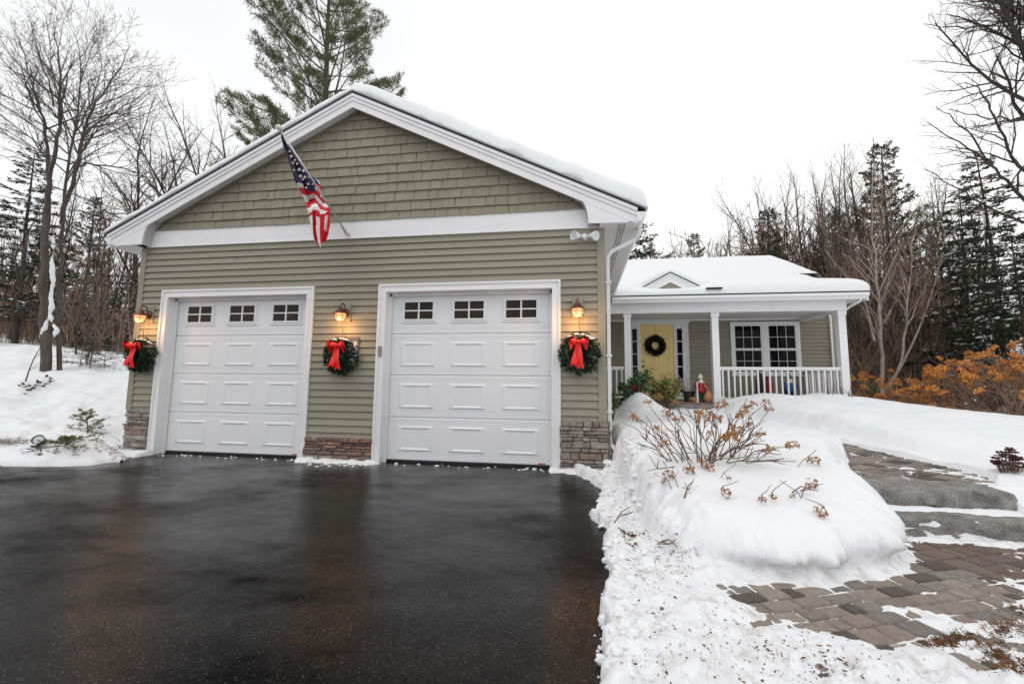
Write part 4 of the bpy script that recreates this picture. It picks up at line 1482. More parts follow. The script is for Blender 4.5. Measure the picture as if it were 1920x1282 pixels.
def grid_sheet(xs, ys, name, mats, drop=None, smooth=True, cull=-.1):
    X, Y = np.meshgrid(xs, ys)
    Z = H(X, Y)
    if drop is not None: Z = Z - drop(X, Y)
    nx, ny = len(xs), len(ys)
    v = np.stack([X.ravel(), Y.ravel(), Z.ravel()], 1)
    idx = np.arange(nx * ny).reshape(ny, nx)
    f = np.stack([idx[:-1, :-1].ravel(), idx[:-1, 1:].ravel(), idx[1:, 1:].ravel(), idx[1:, :-1].ravel()], 1)
    if cull is not None:
        zmax = Z.ravel()[f].max(1)
        f = f[zmax > cull]
        used = np.zeros(len(v), bool); used[f.ravel()] = True
        mp = np.cumsum(used) - 1
        v = v[used]; f = mp[f]
    me = npmesh(name, v, f, mats, smooth)
    return me


def seq(*segs):
    out = []
    for a, c, d in segs: out.append(np.arange(a, c - d * .5, d))
    return np.concatenate(out + [np.array([segs[-1][1]])])


xs = seq((-.75, 3.4, .017), (3.4, 9.6, .06))
ys = seq((-6.4, -4.4, .05), (-4.4, -1.1, .016), (-1.1, 5.3, .038))
me = grid_sheet(xs, ys, 'snow_bank', snow_dirty)
co = np.empty(len(me.vertices) * 3, np.float32); me.vertices.foreach_get('co', co); co = co.reshape(-1, 3)
# the crust of the bank hangs over its undercut face
X_, Y_ = co[:, 0].astype(float), co[:, 1].astype(float)
N1, N2, N3 = fbm(X_ * .9, Y_ * .9, 1, 4), fbm(X_ * 3.1, Y_ * 3.1, 2, 4), fbm(X_ * 9, Y_ * 9, 3, 4, .6)
db_, wd_, tp_, q_ = bank_parts(X_, Y_, N1, N2, N3)
e_ = .02
gx = (sdpoly(X_ + e_, Y_, BANK) - sdpoly(X_ - e_, Y_, BANK)) / (2 * e_); gy = (sdpoly(X_, Y_ + e_, BANK) - sdpoly(X_, Y_ - e_, BANK)) / (2 * e_)
hf = np.clip(co[:, 2] / np.maximum(tp_, .05), 0, 1)
amt = .105 * ss(.20, .46, hf) * ss(1.0, .55, hf) * ss(.36, .05, db_) * (db_ > -.03) * ss(-1.6, -2.3, Y_) * ss(.35, .8, X_) * np.clip(1 + 1.3 * N2 + .5 * N3, .2, 2)
co[:, 0] -= (gx * amt).astype(np.float32); co[:, 1] -= (gy * amt).astype(np.float32); co[:, 2] -= (.25 * amt * ss(.9, .5, hf)).astype(np.float32)
me.vertices.foreach_set('co', co.ravel()); me.update()
bd = sdpoly(co[:, 0], co[:, 1], BANK)
grit = ss(.25, -.05, bd) * ss(-1.2, -2.0, co[:, 1]) + .9 * ss(.5, .1, co[:, 0]) * ss(.22, .08, co[:, 2]) + .25 * ss(.5, .15, co[:, 0]) * ss(-.2, -.6, co[:, 1])
grit = grit * ss(.17, .07, co[:, 2])
att = me.attributes.new('grit', 'FLOAT', 'POINT'); att.data.foreach_set('value', np.clip(grit, 0, 1).astype(np.float32))
o = link('snow_bank', me); tag(o, 'white snow bank heaped between the driveway, the granite steps and the porch', 'snow bank', kind='structure')

xs = seq((-24, -13, .16), (-13, -6.6, .05)); ys = seq((-1.6, 1.2, .035), (1.2, 8, .07), (8, 16, .16))
me = grid_sheet(xs, ys, 'snow_lawn', snow)
o = link('snow_lawn', me); tag(o, 'snow covered lawn rising left of the garage', 'snow', kind='structure')


def drop_far(X, Y):
    a = (X > -.6) & (X < 9.3) & (Y > -6.2) & (Y < 5.0)
    c = (X > -23.5) & (X < -6.9) & (Y > -1.3) & (Y < 15.5)
    d = (Y < .6) & (X < .5)
    return np.where(a | c, .5, 0) + np.where(d, .4, 0)


xs = np.concatenate([-np.geomspace(700, 26, 40), np.arange(-25, 30.1, .6), np.geomspace(31, 700, 40)])
ys = np.concatenate([np.arange(-14, 45, .6), np.geomspace(46, 900, 40)])
me = grid_sheet(xs, ys, 'ground', snow, drop=drop_far, cull=None)
o = link('ground', me); o['kind'] = 'structure'
b = MB(); b.box(-900, 900, -900, -13.9, -1.0, -.6); o = b.build('far_ground', snow); o['kind'] = 'structure'

# driveway
b = MB()
xs = np.arange(-40, .81, .4); ys = np.arange(-14, .21, .4)
X, Y = np.meshgrid(np.append(xs, .8), np.append(ys, .2))
Z = np.where(Y < 0, .006 * Y, 0) + .012 * fbm(X * .4, Y * .4, 31, 3)
Z = Z * ss(.2, -.9, Y) + 0
v = np.stack([X.ravel(), Y.ravel(), Z.ravel()], 1)
nx = X.shape[1]; ny = X.shape[0]; idx = np.arange(nx * ny).reshape(ny, nx)
f = np.stack([idx[:-1, :-1].ravel(), idx[:-1, 1:].ravel(), idx[1:, 1:].ravel(), idx[1:, :-1].ravel()], 1)
o = link('driveway', npmesh('driveway', v, f, asphalt, True)); o['kind'] = 'structure'

# pavers
pav_m = island_ramp(pmat('concrete_paver', (.2, .16, .14), rough=.8, var=.18, vscale=30, bump=.45, bscale=120),
                    [(.20, .165, .135), (.25, .205, .175), (.085, .07, .06), (.235, .195, .165), (.18, .16, .145), (.27, .23, .195), (.10, .078, .065), (.21, .18, .16), (.24, .19, .16), (.17, .15, .14)])
pav_r = island_ramp(pmat('red_paver', (.2, .16, .14), rough=.7, var=.2, vscale=30, bump=.4, bscale=120),
                    [(.125, .078, .062), (.10, .062, .05), (.15, .10, .08), (.085, .055, .046), (.15, .11, .09), (.12, .085, .072)])
joint_m = pmat('joint_sand', (.035, .03, .027), rough=.95)


def pavers(poly, ang, z_of, name, red_fn, zs=0):
    c, s = math.cos(ang), math.sin(ang)
    b = MB(); r_ = random.Random(5)
    xs_ = [p[0] for p in poly]; ys_ = [p[1] for p in poly]
    v = -8.0
    cells = []
    while v < 8:
        hgt = r_.choice([.10, .125, .125, .15]); u = -8 + r_.uniform(0, .1)
        while u < 8:
            w = r_.choice([.09, .125, .15, .15, .19])
            cells.append((u, v, w, hgt)); u += w
        v += hgt
    cells = np.array(cells)
    cu = cells[:, 0] + cells[:, 2] / 2; cv = cells[:, 1] + cells[:, 3] / 2
    wx = cu * c - cv * s; wy = cu * s + cv * c
    ok = sdpoly(wx, wy, poly) > -.12
    for (u, v, w, hgt), x, y in zip(cells[ok], wx[ok], wy[ok]):
        g = .004; t = z_of(x, y) + r_.uniform(-.004, .005); tilt = r_.uniform(-.012, .012)
        P = []
        for (a, e, dz) in ((u + g, v + g, -.008), (u + w - g, v + g, -.008), (u + w - g, v + hgt - g, -.008), (u + g, v + hgt - g, -.008),
                           (u + g + .008, v + g + .008, 0), (u + w - g - .008, v + g + .008, 0), (u + w - g - .008, v + hgt - g - .008, 0), (u + g + .008, v + hgt - g - .008, 0),
                           (u + g, v + g, -.05), (u + w - g, v + g, -.05), (u + w - g, v + hgt - g, -.05), (u + g, v + hgt - g, -.05)):
            P.append((a * c - e * s + r_.uniform(-.002, .002), a * s + e * c + r_.uniform(-.002, .002), t + dz + tilt * (a - u)))
        b.mi = 1 if red_fn(x, y) else 0
        b.add(P, [(4, 5, 6, 7), (0, 1, 5, 4), (1, 2, 6, 5), (2, 3, 7, 6), (3, 0, 4, 7), (8, 9, 1, 0), (9, 10, 2, 1), (10, 11, 3, 2), (11, 8, 0, 3)])
    b.mi = 2
    return b.build(name, [pav_m, pav_r, joint_m])


LOW = [(.0, -3.9), (.2, -2.9), (1.2, -2.5), (1.8, -1.95), (6.2, -1.95), (6.2, -2.6), (3.0, -2.7), (1.2, -3.9)]
o = pavers(LOW, .38, lambda x, y: .0, 'path', lambda x, y: (y > -2.62 + .10 * (x - 2) and x > 1.75) or (x > 2.0 and y > -2.85))
o['kind'] = 'structure'
o = pavers([(1.95, -1.42), (2.6, -.2), (3.0, .9), (3.25, 1.2), (3.27, -.95), (3.05, -1.42)], .55, lambda x, y: .30 + .045 * (y + 1.45), 'upper_path', lambda x, y: False)
o['kind'] = 'structure'
b = MB(); b.prism_z([(-.25, -4.6), (6.3, -4.6), (6.3, -1.95), (-.25, -1.95)], -.08, -.022); o = b.build('path_bed', joint_m); o['kind'] = 'structure'
b = MB(); b.add([(1.9, -1.43, .27), (3.7, -1.43, .27), (3.7, 1.5, .39), (2.6, 1.5, .39)], [(0, 1, 2, 3)]); o = b.build('upper_path_bed', joint_m); o['kind'] = 'structure'


# granite steps
def granite_step(x0, x1, y0, y1, z0, z1, label, seed):
    n = 46; r0 = 26
    prof_n = 12
    ring = []
    # cross-section from back top over the front edge down to the foot
    pr = [(y1, z1), (y0 + (y1 - y0) * .5, z1 + .004), (y0 + .05, z1), (y0 + .018, z1 - .012), (y0 + .004, z1 - .035)]
    for i in range(1, 7): pr.append((y0, z1 - .035 - (z1 - .035 - z0) * i / 6))
    pr += [(y1, z0), ]
    vs = []
    m = len(pr)
    for i in range(n + 1):
        x = x0 + (x1 - x0) * i / n
        endt = min(1, min(i, n - i) / 2.0)
        for k, (y, z) in enumerate(pr):
            f = fbm(np.array([x * 7.0]), np.array([k * .55 + seed]), seed, 4, .6)[0]
            g = fbm(np.array([x * 20.0]), np.array([k * 1.3 + seed]), seed + 3, 3)[0]
            front = 1 if 3 <= k < m - 1 else 0
            yy = y + front * (.028 * f + .020 * g) + (.03 * (1 - endt) if front else 0)
            zz = z + (0.010 * f if k in (1, 2) else .012 * f * front * (1 if k < 6 else .4)) - (.02 * (1 - endt) if k < 5 else 0)
            vs.append((x + .01 * g, yy, zz))
    fs = []
    for i in range(n):
        for k in range(m):
            k2 = (k + 1) % m
            fs.append((i * m + k, i * m + k2, (i + 1) * m + k2, (i + 1) * m + k))
    fs.append(list(range(m))[::-1]); fs.append([n * m + k for k in range(m)])
    b = MB(); b.add(vs, fs)
    o = b.build('granite_step', granite, smooth=False)
    tag(o, label, 'step', 'granite steps up to the porch path')
    for p in o.data.polygons: p.use_smooth = True
    md = o.modifiers.new('split', 'EDGE_SPLIT'); md.split_angle = RAD(50)
    return o


granite_step(1.90, 4.1, -2.02, -1.70, -.05, .152, 'lower granite step, its foot on the red pavers', 2)
granite_step(1.92, 3.04, -1.80, -1.42, .05, .312, 'upper granite step with a rough-hewn front and a free right end', 7)

# thin snow left along the foot of the piers and doors
def snow_ridge(p0, p1, wd, ht, name, n=60, seed=0, lumps=1.0):
    b = MB(); vs = []; fs = []
    for i in range(n + 1):
        t = i / n; x = p0[0] + (p1[0] - p0[0]) * t; y = p0[1] + (p1[1] - p0[1]) * t
        k = .55 + .9 * vnoise(np.array([x * 9.0]), np.array([seed + .5]), 3)[0] * lumps
        k *= min(1, min(i, n - i) / 3)
        w = wd * k * (1 + .5 * fbm(np.array([x * 14]), np.array([seed + 9.5]), 6)[0]); h = ht * k
        for q, z in ((0, -.02), (-.1, h), (-.45, h * .95), (-.8, h * .55), (-1.0, -.02)):
            vs.append((x, y + q * w + .006 * rng.uniform(-1, 1), z + .004 * rng.uniform(-1, 1)))
    for i in range(n):
        for k in range(4): fs.append((i * 5 + k, (i + 1) * 5 + k, (i + 1) * 5 + k + 1, i * 5 + k + 1))
    b.add(vs, [f[::-1] for f in fs])
    return b, name


b, nm = snow_ridge((-4.36, -.05), (-3.06, -.05), .13, .05, 'snow_patch', seed=1)
o = b.build('snow_patch', snow, smooth=True); tag(o, 'ridge of snow along the foot of the middle stone pier', 'snow', kind='stuff')
b, nm = snow_ridge((-7.3, -.06), (-6.70, -.06), .26, .07, 'snow_patch', seed=2)
o = b.build('snow_patch', snow, smooth=True); tag(o, 'snow banked at the foot of the left stone pier', 'snow', kind='stuff')
b, nm = snow_ridge((-.74, -.03), (-.2, -.06), .16, .05, 'snow_patch', seed=3)
o = b.build('snow_patch', snow, smooth=True); tag(o, 'lumps of snow at the foot of the right stone pier', 'snow', kind='stuff')
b = MB()
for i in range(60):
    x = rng.choice([rng.uniform(-6.6, -4.3), rng.uniform(-3.0, -.7)]); y = rng.uniform(-.12, .06)
    b.ball((x, y, .003), rng.uniform(.006, .02), 6, (1.6, 1, .6), .2, rng)
for i in range(26):
    x = rng.uniform(-4.2, -3.2); y = -.14 - abs(rng.gauss(0, .12))
    b.ball((x, y, .003), rng.uniform(.008, .024), 6, (1.6, 1, .5), .2, rng)
o = b.build('snow_crumb', snow, smooth=True); tag(o, 'scattered crumbs of snow on the wet asphalt by the doors', 'snow', kind='stuff')
# crumbs at the edge of the snow by the driveway
b = MB()
for i in range(800):
    y = rng.uniform(-4.3, -.15); x = float(drive_edge(np.array([y]))[0]) + rng.gauss(.10, .12)
    r = min(.035, .003 + rng.expovariate(1 / .0065))
    if y > -2.2: r *= 1.5; x += rng.uniform(-.05, .3)
    h0 = max(height(x, y), 0.0)
    if x < float(drive_edge(np.array([y]))[0]) - .02 - (.05 if rng.random() < .12 and r < .012 else 0): continue
    b.ball((x, y, h0 + r * .2), r, 7, (1.2, 1, .75), .25, rng)
o = b.build('snow_crumb', snow, smooth=False); tag(o, 'broken lumps of snow along the edge of the driveway', 'snow', kind='stuff')

# ------------------------------------------------------------------ snow on the roofs
def roof_snow_garage():
    xs_ = np.concatenate([np.linspace(APX - 4.16, APX - 3.6, 16)[:-1], np.linspace(APX - 3.6, APX + 3.7, 90)[:-1], np.linspace(APX + 3.7, APX + 4.23, 18)])
    ys_ = np.concatenate([np.linspace(YR - .05, YR + .5, 22)[:-1], np.linspace(YR + .5, 8.2, 40)])
    X, Y = np.meshgrid(xs_, ys_)
    base = APZ + .036 - SL * np.abs(X - APX)
    n = fbm(X * 1.3, Y * 1.3, 41, 4); n2 = fbm(X * 5, Y * 5, 42, 3)
    t = np.where(X > APX, .235, .135) + .025 * n + .008 * n2
    t = t * np.interp(X, [APX - 4.2, APX - 3.0, APX, APX + 4.2], [.8, 1, 1.0, 1.15])
    ed = np.minimum(np.minimum(X - xs_[0] + .0, xs_[-1] - X), Y - ys_[0]) + .012 * n2
    q = np.clip(ed / .10, 0, 1)
    prof = np.sqrt(np.clip(1 - (1 - q) ** 2, 0, 1))
    # ridge is softened by the snow lying over it
    soft = -.05 * np.exp(-((X - APX) / .18) ** 2)
    top = base + np.maximum(t * (.12 + .88 * prof) + soft, .02)
    bot = base - 0.0
    ny, nx = X.shape
    v = np.concatenate([np.stack([X.ravel(), Y.ravel(), top.ravel()], 1), np.stack([X.ravel(), Y.ravel(), bot.ravel()], 1)])
    idx = np.arange(nx * ny).reshape(ny, nx)
    f = [np.stack([idx[:-1, :-1].ravel(), idx[:-1, 1:].ravel(), idx[1:, 1:].ravel(), idx[1:, :-1].ravel()], 1)]
    o_ = nx * ny
    f.append(np.stack([idx[:-1, :-1].ravel(), idx[1:, :-1].ravel(), idx[1:, 1:].ravel(), idx[:-1, 1:].ravel()], 1) + o_)
    fr = idx[0]; f.append(np.stack([fr[1:], fr[:-1], fr[:-1] + o_, fr[1:] + o_], 1))
    lf = idx[:, 0]; f.append(np.stack([lf[:-1], lf[1:], lf[1:] + o_, lf[:-1] + o_], 1))
    rt = idx[:, -1]; f.append(np.stack([rt[1:], rt[:-1], rt[:-1] + o_, rt[1:] + o_], 1))
    return npmesh('roof_snow', v, np.concatenate(f), snow, True)


o = link('roof_snow', roof_snow_garage()); tag(o, 'thick snow lying on the steep garage roof', 'snow', kind='stuff')


def roof_snow_house():
    xs_ = np.concatenate([np.arange(.42, 5.8, .045), np.linspace(5.8, 6.80, 36)])
    ys_ = np.concatenate([np.linspace(4.66, 5.4, 40)[:-1], np.arange(5.4, 12.0, .07)])
    X, Y = np.meshgrid(xs_, ys_)
    zr = house_roof_z(Y) + .033
    zr = np.where(Y > RIDGE_Y, ZR + .033 - .49 * (Y - RIDGE_Y), zr)
    n = fbm(X * 1.1, Y * 1.1, 51, 4); n2 = fbm(X * 4, Y * 4, 52, 3)
    # smooth the break between the pitches
    zs = zr + .10 * np.exp(-((Y - 7.2) / .5) ** 2)
    t = .27 + .03 * n + .008 * n2
    xmax = np.where(Y < 7.9, 6.07, 6.80)
    ed = np.minimum(np.where(X > 6.08, Y - 7.84, Y - 4.66), xmax - X) + .012 * n2
    q = np.clip(ed / .28, 0, 1)
    prof = np.sqrt(np.clip(1 - (1 - q) ** 2.2, 0, 1))
    top = zs + t * (.16 + .84 * prof)
    # thin where it has slid near the left eave
    # cap of the dormer
    dz = DZ + .03 - .50 * np.abs(X - DX) + .19 + .02 * n
    fr = np.sqrt(np.clip(1 - (1 - np.clip((Y - (DY + .095)) / .14, 0, 1)) ** 2, 0, 1))
    dz = dz - .17 * (1 - fr)
    dz = np.where((Y > DY + .095), dz, -9) - .035 * np.exp(-((X - DX) / .2) ** 2)
    dm = (np.abs(X - DX) < 1.15)
    dz = dz - .10 * ss(.78, 1.05, np.abs(X - DX))
    k = .06
    hmix = np.clip(.5 + .5 * (dz - top) / k, 0, 1)
    sm = top * (1 - hmix) + dz * hmix + k * hmix * (1 - hmix)
    top = np.where(dm & (Y > DY + .095), np.maximum(top, sm), top)
    # hollow in front of the dormer face
    top = top - .16 * np.exp(-(((X - DX) / .85) ** 4)) * ss(4.66, 4.74, Y) * (Y < DY + .095)
    # bare slot where the vent shows
    ny, nx = X.shape
    v = np.concatenate([np.stack([X.ravel(), Y.ravel(), top.ravel()], 1), np.stack([X.ravel(), Y.ravel(), (zr - .005).ravel()], 1)])
    idx = np.arange(nx * ny).reshape(ny, nx)
    f = np.stack([idx[:-1, :-1].ravel(), idx[:-1, 1:].ravel(), idx[1:, 1:].ravel(), idx[1:, :-1].ravel()], 1)
    cx = X.ravel()[f].max(1); cy = Y.ravel()[f].min(1)
    f = f[~((cx > 6.085) & (cy < 7.9))]
    o_ = nx * ny
    fr = idx[0][X[0] < 6.08]
    f = np.concatenate([f, np.stack([fr[1:], fr[:-1], fr[:-1] + o_, fr[1:] + o_], 1)])
    return npmesh('roof_snow', v, f, snow, True)


o = link('roof_snow', roof_snow_house()); tag(o, 'deep smooth snow on the porch roof, its dormer and the low roof behind', 'snow', kind='stuff')

# ================================================================== TREES AND PLANTS
def cross(a, b):
    return np.stack([a[..., 1] * b[..., 2] - a[..., 2] * b[..., 1], a[..., 2] * b[..., 0] - a[..., 0] * b[..., 2], a[..., 0] * b[..., 1] - a[..., 1] * b[..., 0]], -1)


class TB:
    """collects tapered tubes and leaf faces as numpy chunks"""

    def __init__(self):
        self.v = []; self.f = []; self.n = 0

    def tube(self, pts, rad, sides=4):
        pts = np.asarray(pts, float); rad = np.asarray(rad, float)
        k = len(pts)
        t = np.empty_like(pts); t[1:-1] = pts[2:] - pts[:-2]; t[0] = pts[1] - pts[0]; t[-1] = pts[-1] - pts[-2]
        t /= np.linalg.norm(t, axis=1, keepdims=True) + 1e-9
        ref = np.array([0, 0, 1.0]) if abs(t[0, 2]) < .9 else np.array([1.0, 0, 0])
        a = cross(t, ref); a /= np.linalg.norm(a, axis=1, keepdims=True) + 1e-9
        b = cross(t, a)
        th = 2 * np.pi * np.arange(sides) / sides
        ring = pts[:, None, :] + rad[:, None, None] * (np.cos(th)[None, :, None] * a[:, None, :] + np.sin(th)[None, :, None] * b[:, None, :])
        self.v.append(ring.reshape(-1, 3))
        i = np.arange(k - 1)[:, None] * sides; j = np.arange(sides)[None, :]; j2 = (j + 1) % sides
        f = np.stack([(i + j).ravel(), (i + j2).ravel(), (i + sides + j2).ravel(), (i + sides + j).ravel()], 1) + self.n
        self.f.append(f); self.n += k * sides

    def blades(self, c, d, ln, wd, r):
        """thin leaf blades (as narrow quads) at points c pointing along d"""
        c = np.asarray(c, float); d = np.asarray(d, float)
        m = len(c)
        d = d / (np.linalg.norm(d, axis=1, keepdims=True) + 1e-9)
        s = cross(d, r.normal(size=(m, 3))); s /= np.linalg.norm(s, axis=1, keepdims=True) + 1e-9
        ln = np.broadcast_to(ln, (m,))[:, None]; wd = np.broadcast_to(wd, (m,))[:, None]
        p0 = c; p1 = c + d * ln * .55 + s * wd; p2 = c + d * ln; p3 = c + d * ln * .55 - s * wd
        self.v.append(np.stack([p0, p1, p2, p3], 1).reshape(-1, 3))
        self.f.append(np.arange(m * 4).reshape(m, 4) + self.n); self.n += m * 4

    def mesh(self, name, mat_, smooth=False):
        return npmesh(name, np.concatenate(self.v), np.concatenate(self.f), mat_, smooth)


def curve_branch(r, p, d, ln, n, wob, up):
    pts = [np.array(p, float)]; d = np.array(d, float); d /= np.linalg.norm(d)
    for i in range(n):
        d = d + r.normal(size=3) * wob + np.array([0, 0, up])
        d /= np.linalg.norm(d)
        pts.append(pts[-1] + d * ln / n)
    return np.array(pts)


def side_dir(r, t, ang, az=None):
    t = t / (np.linalg.norm(t) + 1e-9)
    ref = np.array([0, 0, 1.0]) if abs(t[2]) < .9 else np.array([1.0, 0, 0])
    a = cross(t, ref); a /= np.linalg.norm(a); b = cross(t, a)
    th = r.uniform(0, 2 * np.pi) if az is None else az
    return t * math.cos(ang) + (a * math.cos(th) + b * math.sin(th)) * math.sin(ang)


def grow(T, W, r, pts, r0, r1, level, maxl, dens, ratio, ang=(30, 55), up=.06, wob=.13, start=.2, minr=.0028):
    """put side branches on a limb; thick wood goes to T, fine twigs to W"""
    pts = np.asarray(pts)
    seg = np.linalg.norm(np.diff(pts, axis=0), axis=1); L_ = seg.sum(); cum = np.concatenate([[0], np.cumsum(seg)])
    n = max(2, int(L_ * dens[level]))
    for i in range(n):
        t = start + (1 - start) * (i + r.uniform(0, 1)) / n
        t = min(t, .985)
        q = t * L_; k = min(np.searchsorted(cum, q, side='right') - 1, len(seg) - 1)
        fr = (q - cum[k]) / (seg[k] + 1e-9)
        p = pts[k] + (pts[k + 1] - pts[k]) * fr
        tang = pts[k + 1] - pts[k]
        rad = r0 + (r1 - r0) * t
        ln = L_ * ratio[level] * r.uniform(.55, 1.15) * (1.15 - .75 * t)
        if ln < .05: continue
        d = side_dir(r, tang, RAD(r.uniform(*ang)))
        d[2] += up * 2.5
        br = max(minr, min(rad * .62, ln * .018 + .002))
        ns = 5 if level == 0 else (4 if level == 1 else 3)
        cp = curve_branch(r, p, d, ln, ns, wob, up)
        rr = np.linspace(br, max(minr * .7, br * .3), len(cp))
        (T if br > .016 else W).tube(cp, rr, 5 if br > .03 else (4 if br > .012 else 3))
        if level + 1 < maxl:
            grow(T, W, r, cp, br, br * .3, level + 1, maxl, dens, ratio, ang, up, wob, .15, minr)


def bare_proto(seed, hgt, spread, kind='maple', mats=(None, None)):
    """trunk and branches meshes of a leafless tree of height hgt with its foot at the origin"""
    r = np.random.default_rng(seed)
    T, W = TB(), TB()
    if kind == 'maple':
        tr = curve_branch(r, (0, 0, -.3), (r.normal() * .05, r.normal() * .05, 1), hgt * .45, 8, .05, .1)
        r0 = hgt * .0115; T.tube(tr, np.linspace(r0, r0 * .7, len(tr)), 8)
        limbs = []
        for i in range(6):
            p = tr[-1 - (i % 4)]; az = i * 2.4 + r.uniform(-.4, .4)
            d = np.array([math.cos(az) * spread, math.sin(az) * spread, 1.0])
            limbs.append((curve_branch(r, p, d, hgt * r.uniform(.42, .62), 8, .09, .07), r0 * .5))
        for l, q in limbs:
            T.tube(l, np.linspace(q, .006, len(l)), 6)
            grow(T, W, r, l, q, .006, 0, 4, (3.2, 4.6, 6.5, 8), (.42, .46, .44, .4), up=.05)
    elif kind == 'slender':
        tr = curve_branch(r, (0, 0, -.3), (r.normal() * .06, r.normal() * .06, 1), hgt, 14, .045, .08)
        r0 = hgt * .0085; T.tube(tr, np.linspace(r0, .008, len(tr)), 7)
        grow(T, W, r, tr, r0, .008, 0, 4, (3.6, 3.2, 5.0, 6), (.26 * spread, .42, .42, .4), ang=(24, 50), up=.09, start=.3)
    elif kind == 'stems':
        for i in range(7):
            az = i * 2 * math.pi / 7 + r.uniform(-.3, .3); lean = r.uniform(.05, .34)
            tr = curve_branch(r, (math.cos(az) * .1, math.sin(az) * .1, -.2), (math.cos(az) * lean, math.sin(az) * lean, 1), hgt * r.uniform(.65, 1), 11, .05, .05)
            r0 = hgt * .0065; T.tube(tr, np.linspace(r0, .006, len(tr)), 6)
            grow(T, W, r, tr, r0, .006, 0, 3, (2.6, 3.6, 5.0), (.24 * spread, .42, .4), ang=(20, 45), up=.1, start=.3)
    return T, W


def conifer_proto(seed, hgt, wid, kind='hemlock'):
    r = np.random.default_rng(seed)
    T, N_ = TB(), TB()
    tr = curve_branch(r, (0, 0, -.3), (0, 0, 1), hgt + .3, 16, .012, .05)
    r0 = hgt * .013; T.tube(tr, np.linspace(r0, .012, len(tr)), 8)

    def trunk_at(z):
        i = np.clip(np.interp(z, tr[:, 2], np.arange(len(tr))), 0, len(tr) - 1.001)
        k = int(i); return tr[k] + (tr[k + 1] - tr[k]) * (i - k)
    if kind == 'hemlock':
        nb = int(hgt * 9); base = .10
    elif kind == 'spruce':
        nb = int(hgt * 13); base = .05
    else:
        nb = int(hgt * 6.2); base = .14
    C_, D_ = [], []
    for i in range(nb):
        t = base + (1 - base) * (i + r.uniform(0, 1)) / nb
        z = t * hgt; p = trunk_at(z)
        prof = (1 - t) ** .8 + .04
        if kind == 'pine': prof *= min(1, .5 + (t - base) * 1.6)
        ln = wid * prof * r.uniform(.6, 1.15)
        az = i * 2.39996 + r.uniform(-.4, .4)
        el = {'hemlock': -.05 + .45 * t, 'spruce': -.12 + .7 * t, 'pine': .10 + .75 * t}[kind] + r.uniform(-.12, .12)
        d = np.array([math.cos(az) * math.cos(el), math.sin(az) * math.cos(el), math.sin(el)])
        br = curve_branch(r, p, d, ln, 6, .06, -.03 if kind == 'hemlock' else (.02 if kind == 'spruce' else .045))
        rb = max(.006, ln * .012)
        T.tube(br, np.linspace(rb, .004, len(br)), 4)
        ns = max(3, int(ln * {'hemlock': 9, 'spruce': 10, 'pine': 7.5}[kind]))
        for j in range(ns):
            u = (.18 if kind != 'pine' else .38) + (.82 if kind != 'pine' else .62) * (j + r.uniform(0, 1)) / ns
            q = u * (len(br) - 1); k = min(int(q), len(br) - 2); bp = br[k] + (br[k + 1] - br[k]) * (q - k)
            tg = br[k + 1] - br[k]
            sl = (ln * .34 * (1.1 - u) + .16) * r.uniform(.6, 1.1)
            sgn = 1 if j % 2 else -1
            hor = cross(tg, np.array([0, 0, 1.0])); hor /= np.linalg.norm(hor) + 1e-9
            tg = tg / (np.linalg.norm(tg) + 1e-9)
            sd_ = tg * .75 + hor * sgn * .8 + np.array([0, 0, r.uniform(-.25, .2) + (.25 if kind == 'pine' else 0)])
            sb = curve_branch(r, bp, sd_, sl, 3, .08, -.02 if kind == 'hemlock' else .03)
            T.tube(sb, np.linspace(.005, .003, len(sb)), 3)
            m = {'hemlock': int(10 + sl * 34), 'spruce': int(12 + sl * 40), 'pine': int(15 + sl * 22)}[kind]
            uu = r.uniform(.1, 1, m) if kind != 'pine' else r.uniform(.35, 1, m) ** .6
            kk = np.minimum((uu * (len(sb) - 1)).astype(int), len(sb) - 2)
            pp = sb[kk] + (sb[kk + 1] - sb[kk]) * (uu * (len(sb) - 1) - kk)[:, None]
            dd = (sb[kk + 1] - sb[kk]); dd = dd / (np.linalg.norm(dd, axis=1, keepdims=True) + 1e-9)
            rn = r.normal(size=(m, 3))
            if kind == 'hemlock': rn[:, 2] *= .35
            if kind == 'pine': rn[:, 2] += .35
            C_.append(pp); D_.append(dd * .8 + rn * (.7 if kind != 'pine' else .75))
    C_ = np.concatenate(C_); D_ = np.concatenate(D_)
    m = len(C_)
    S_ = TB()
    if kind == 'hemlock':
        pick = r.uniform(size=m) < .035
        dn = D_[pick].copy(); dn[:, 2] *= .2
        S_.blades(C_[pick] + np.array([0, 0, .03]), dn, r.uniform(.10, .24, pick.sum()), r.uniform(.03, .06, pick.sum()), r)
    if kind == 'pine': N_.blades(C_, D_, r.uniform(.16, .30, m), r.uniform(.007, .014, m), r)
    elif kind == 'spruce': N_.blades(C_, D_, r.uniform(.06, .13, m), r.uniform(.010, .02, m), r)
    else: N_.blades(C_, D_, r.uniform(.08, .17, m), r.uniform(.012, .026, m), r)
    return T, N_, S_


class Proto:
    def __init__(self, name, parts, hgt):
        """parts: list of (part name, mesh); made into objects at the first place()"""
        self.name = name; self.parts = parts; self.h = hgt; self.first = None


def make_bare(name, seed, hgt, spread, kind, m0, m1):
    T, W = bare_proto(seed, hgt, spread, kind)
    return Proto(name, [('trunk', T.mesh('trunk', m0, True)), ('branches', W.mesh('branches', m1))], hgt)


def make_conifer(name, seed, hgt, wid, kind, m0, m1):
    T, N_, S_ = conifer_proto(seed, hgt, wid, kind)
    parts = [('trunk', T.mesh('trunk', m0)), ('foliage', N_.mesh('foliage', m1))]
    if S_.n: parts.append(('snow_load', S_.mesh('snow_load', snow)))
    return Proto(name, parts, hgt)


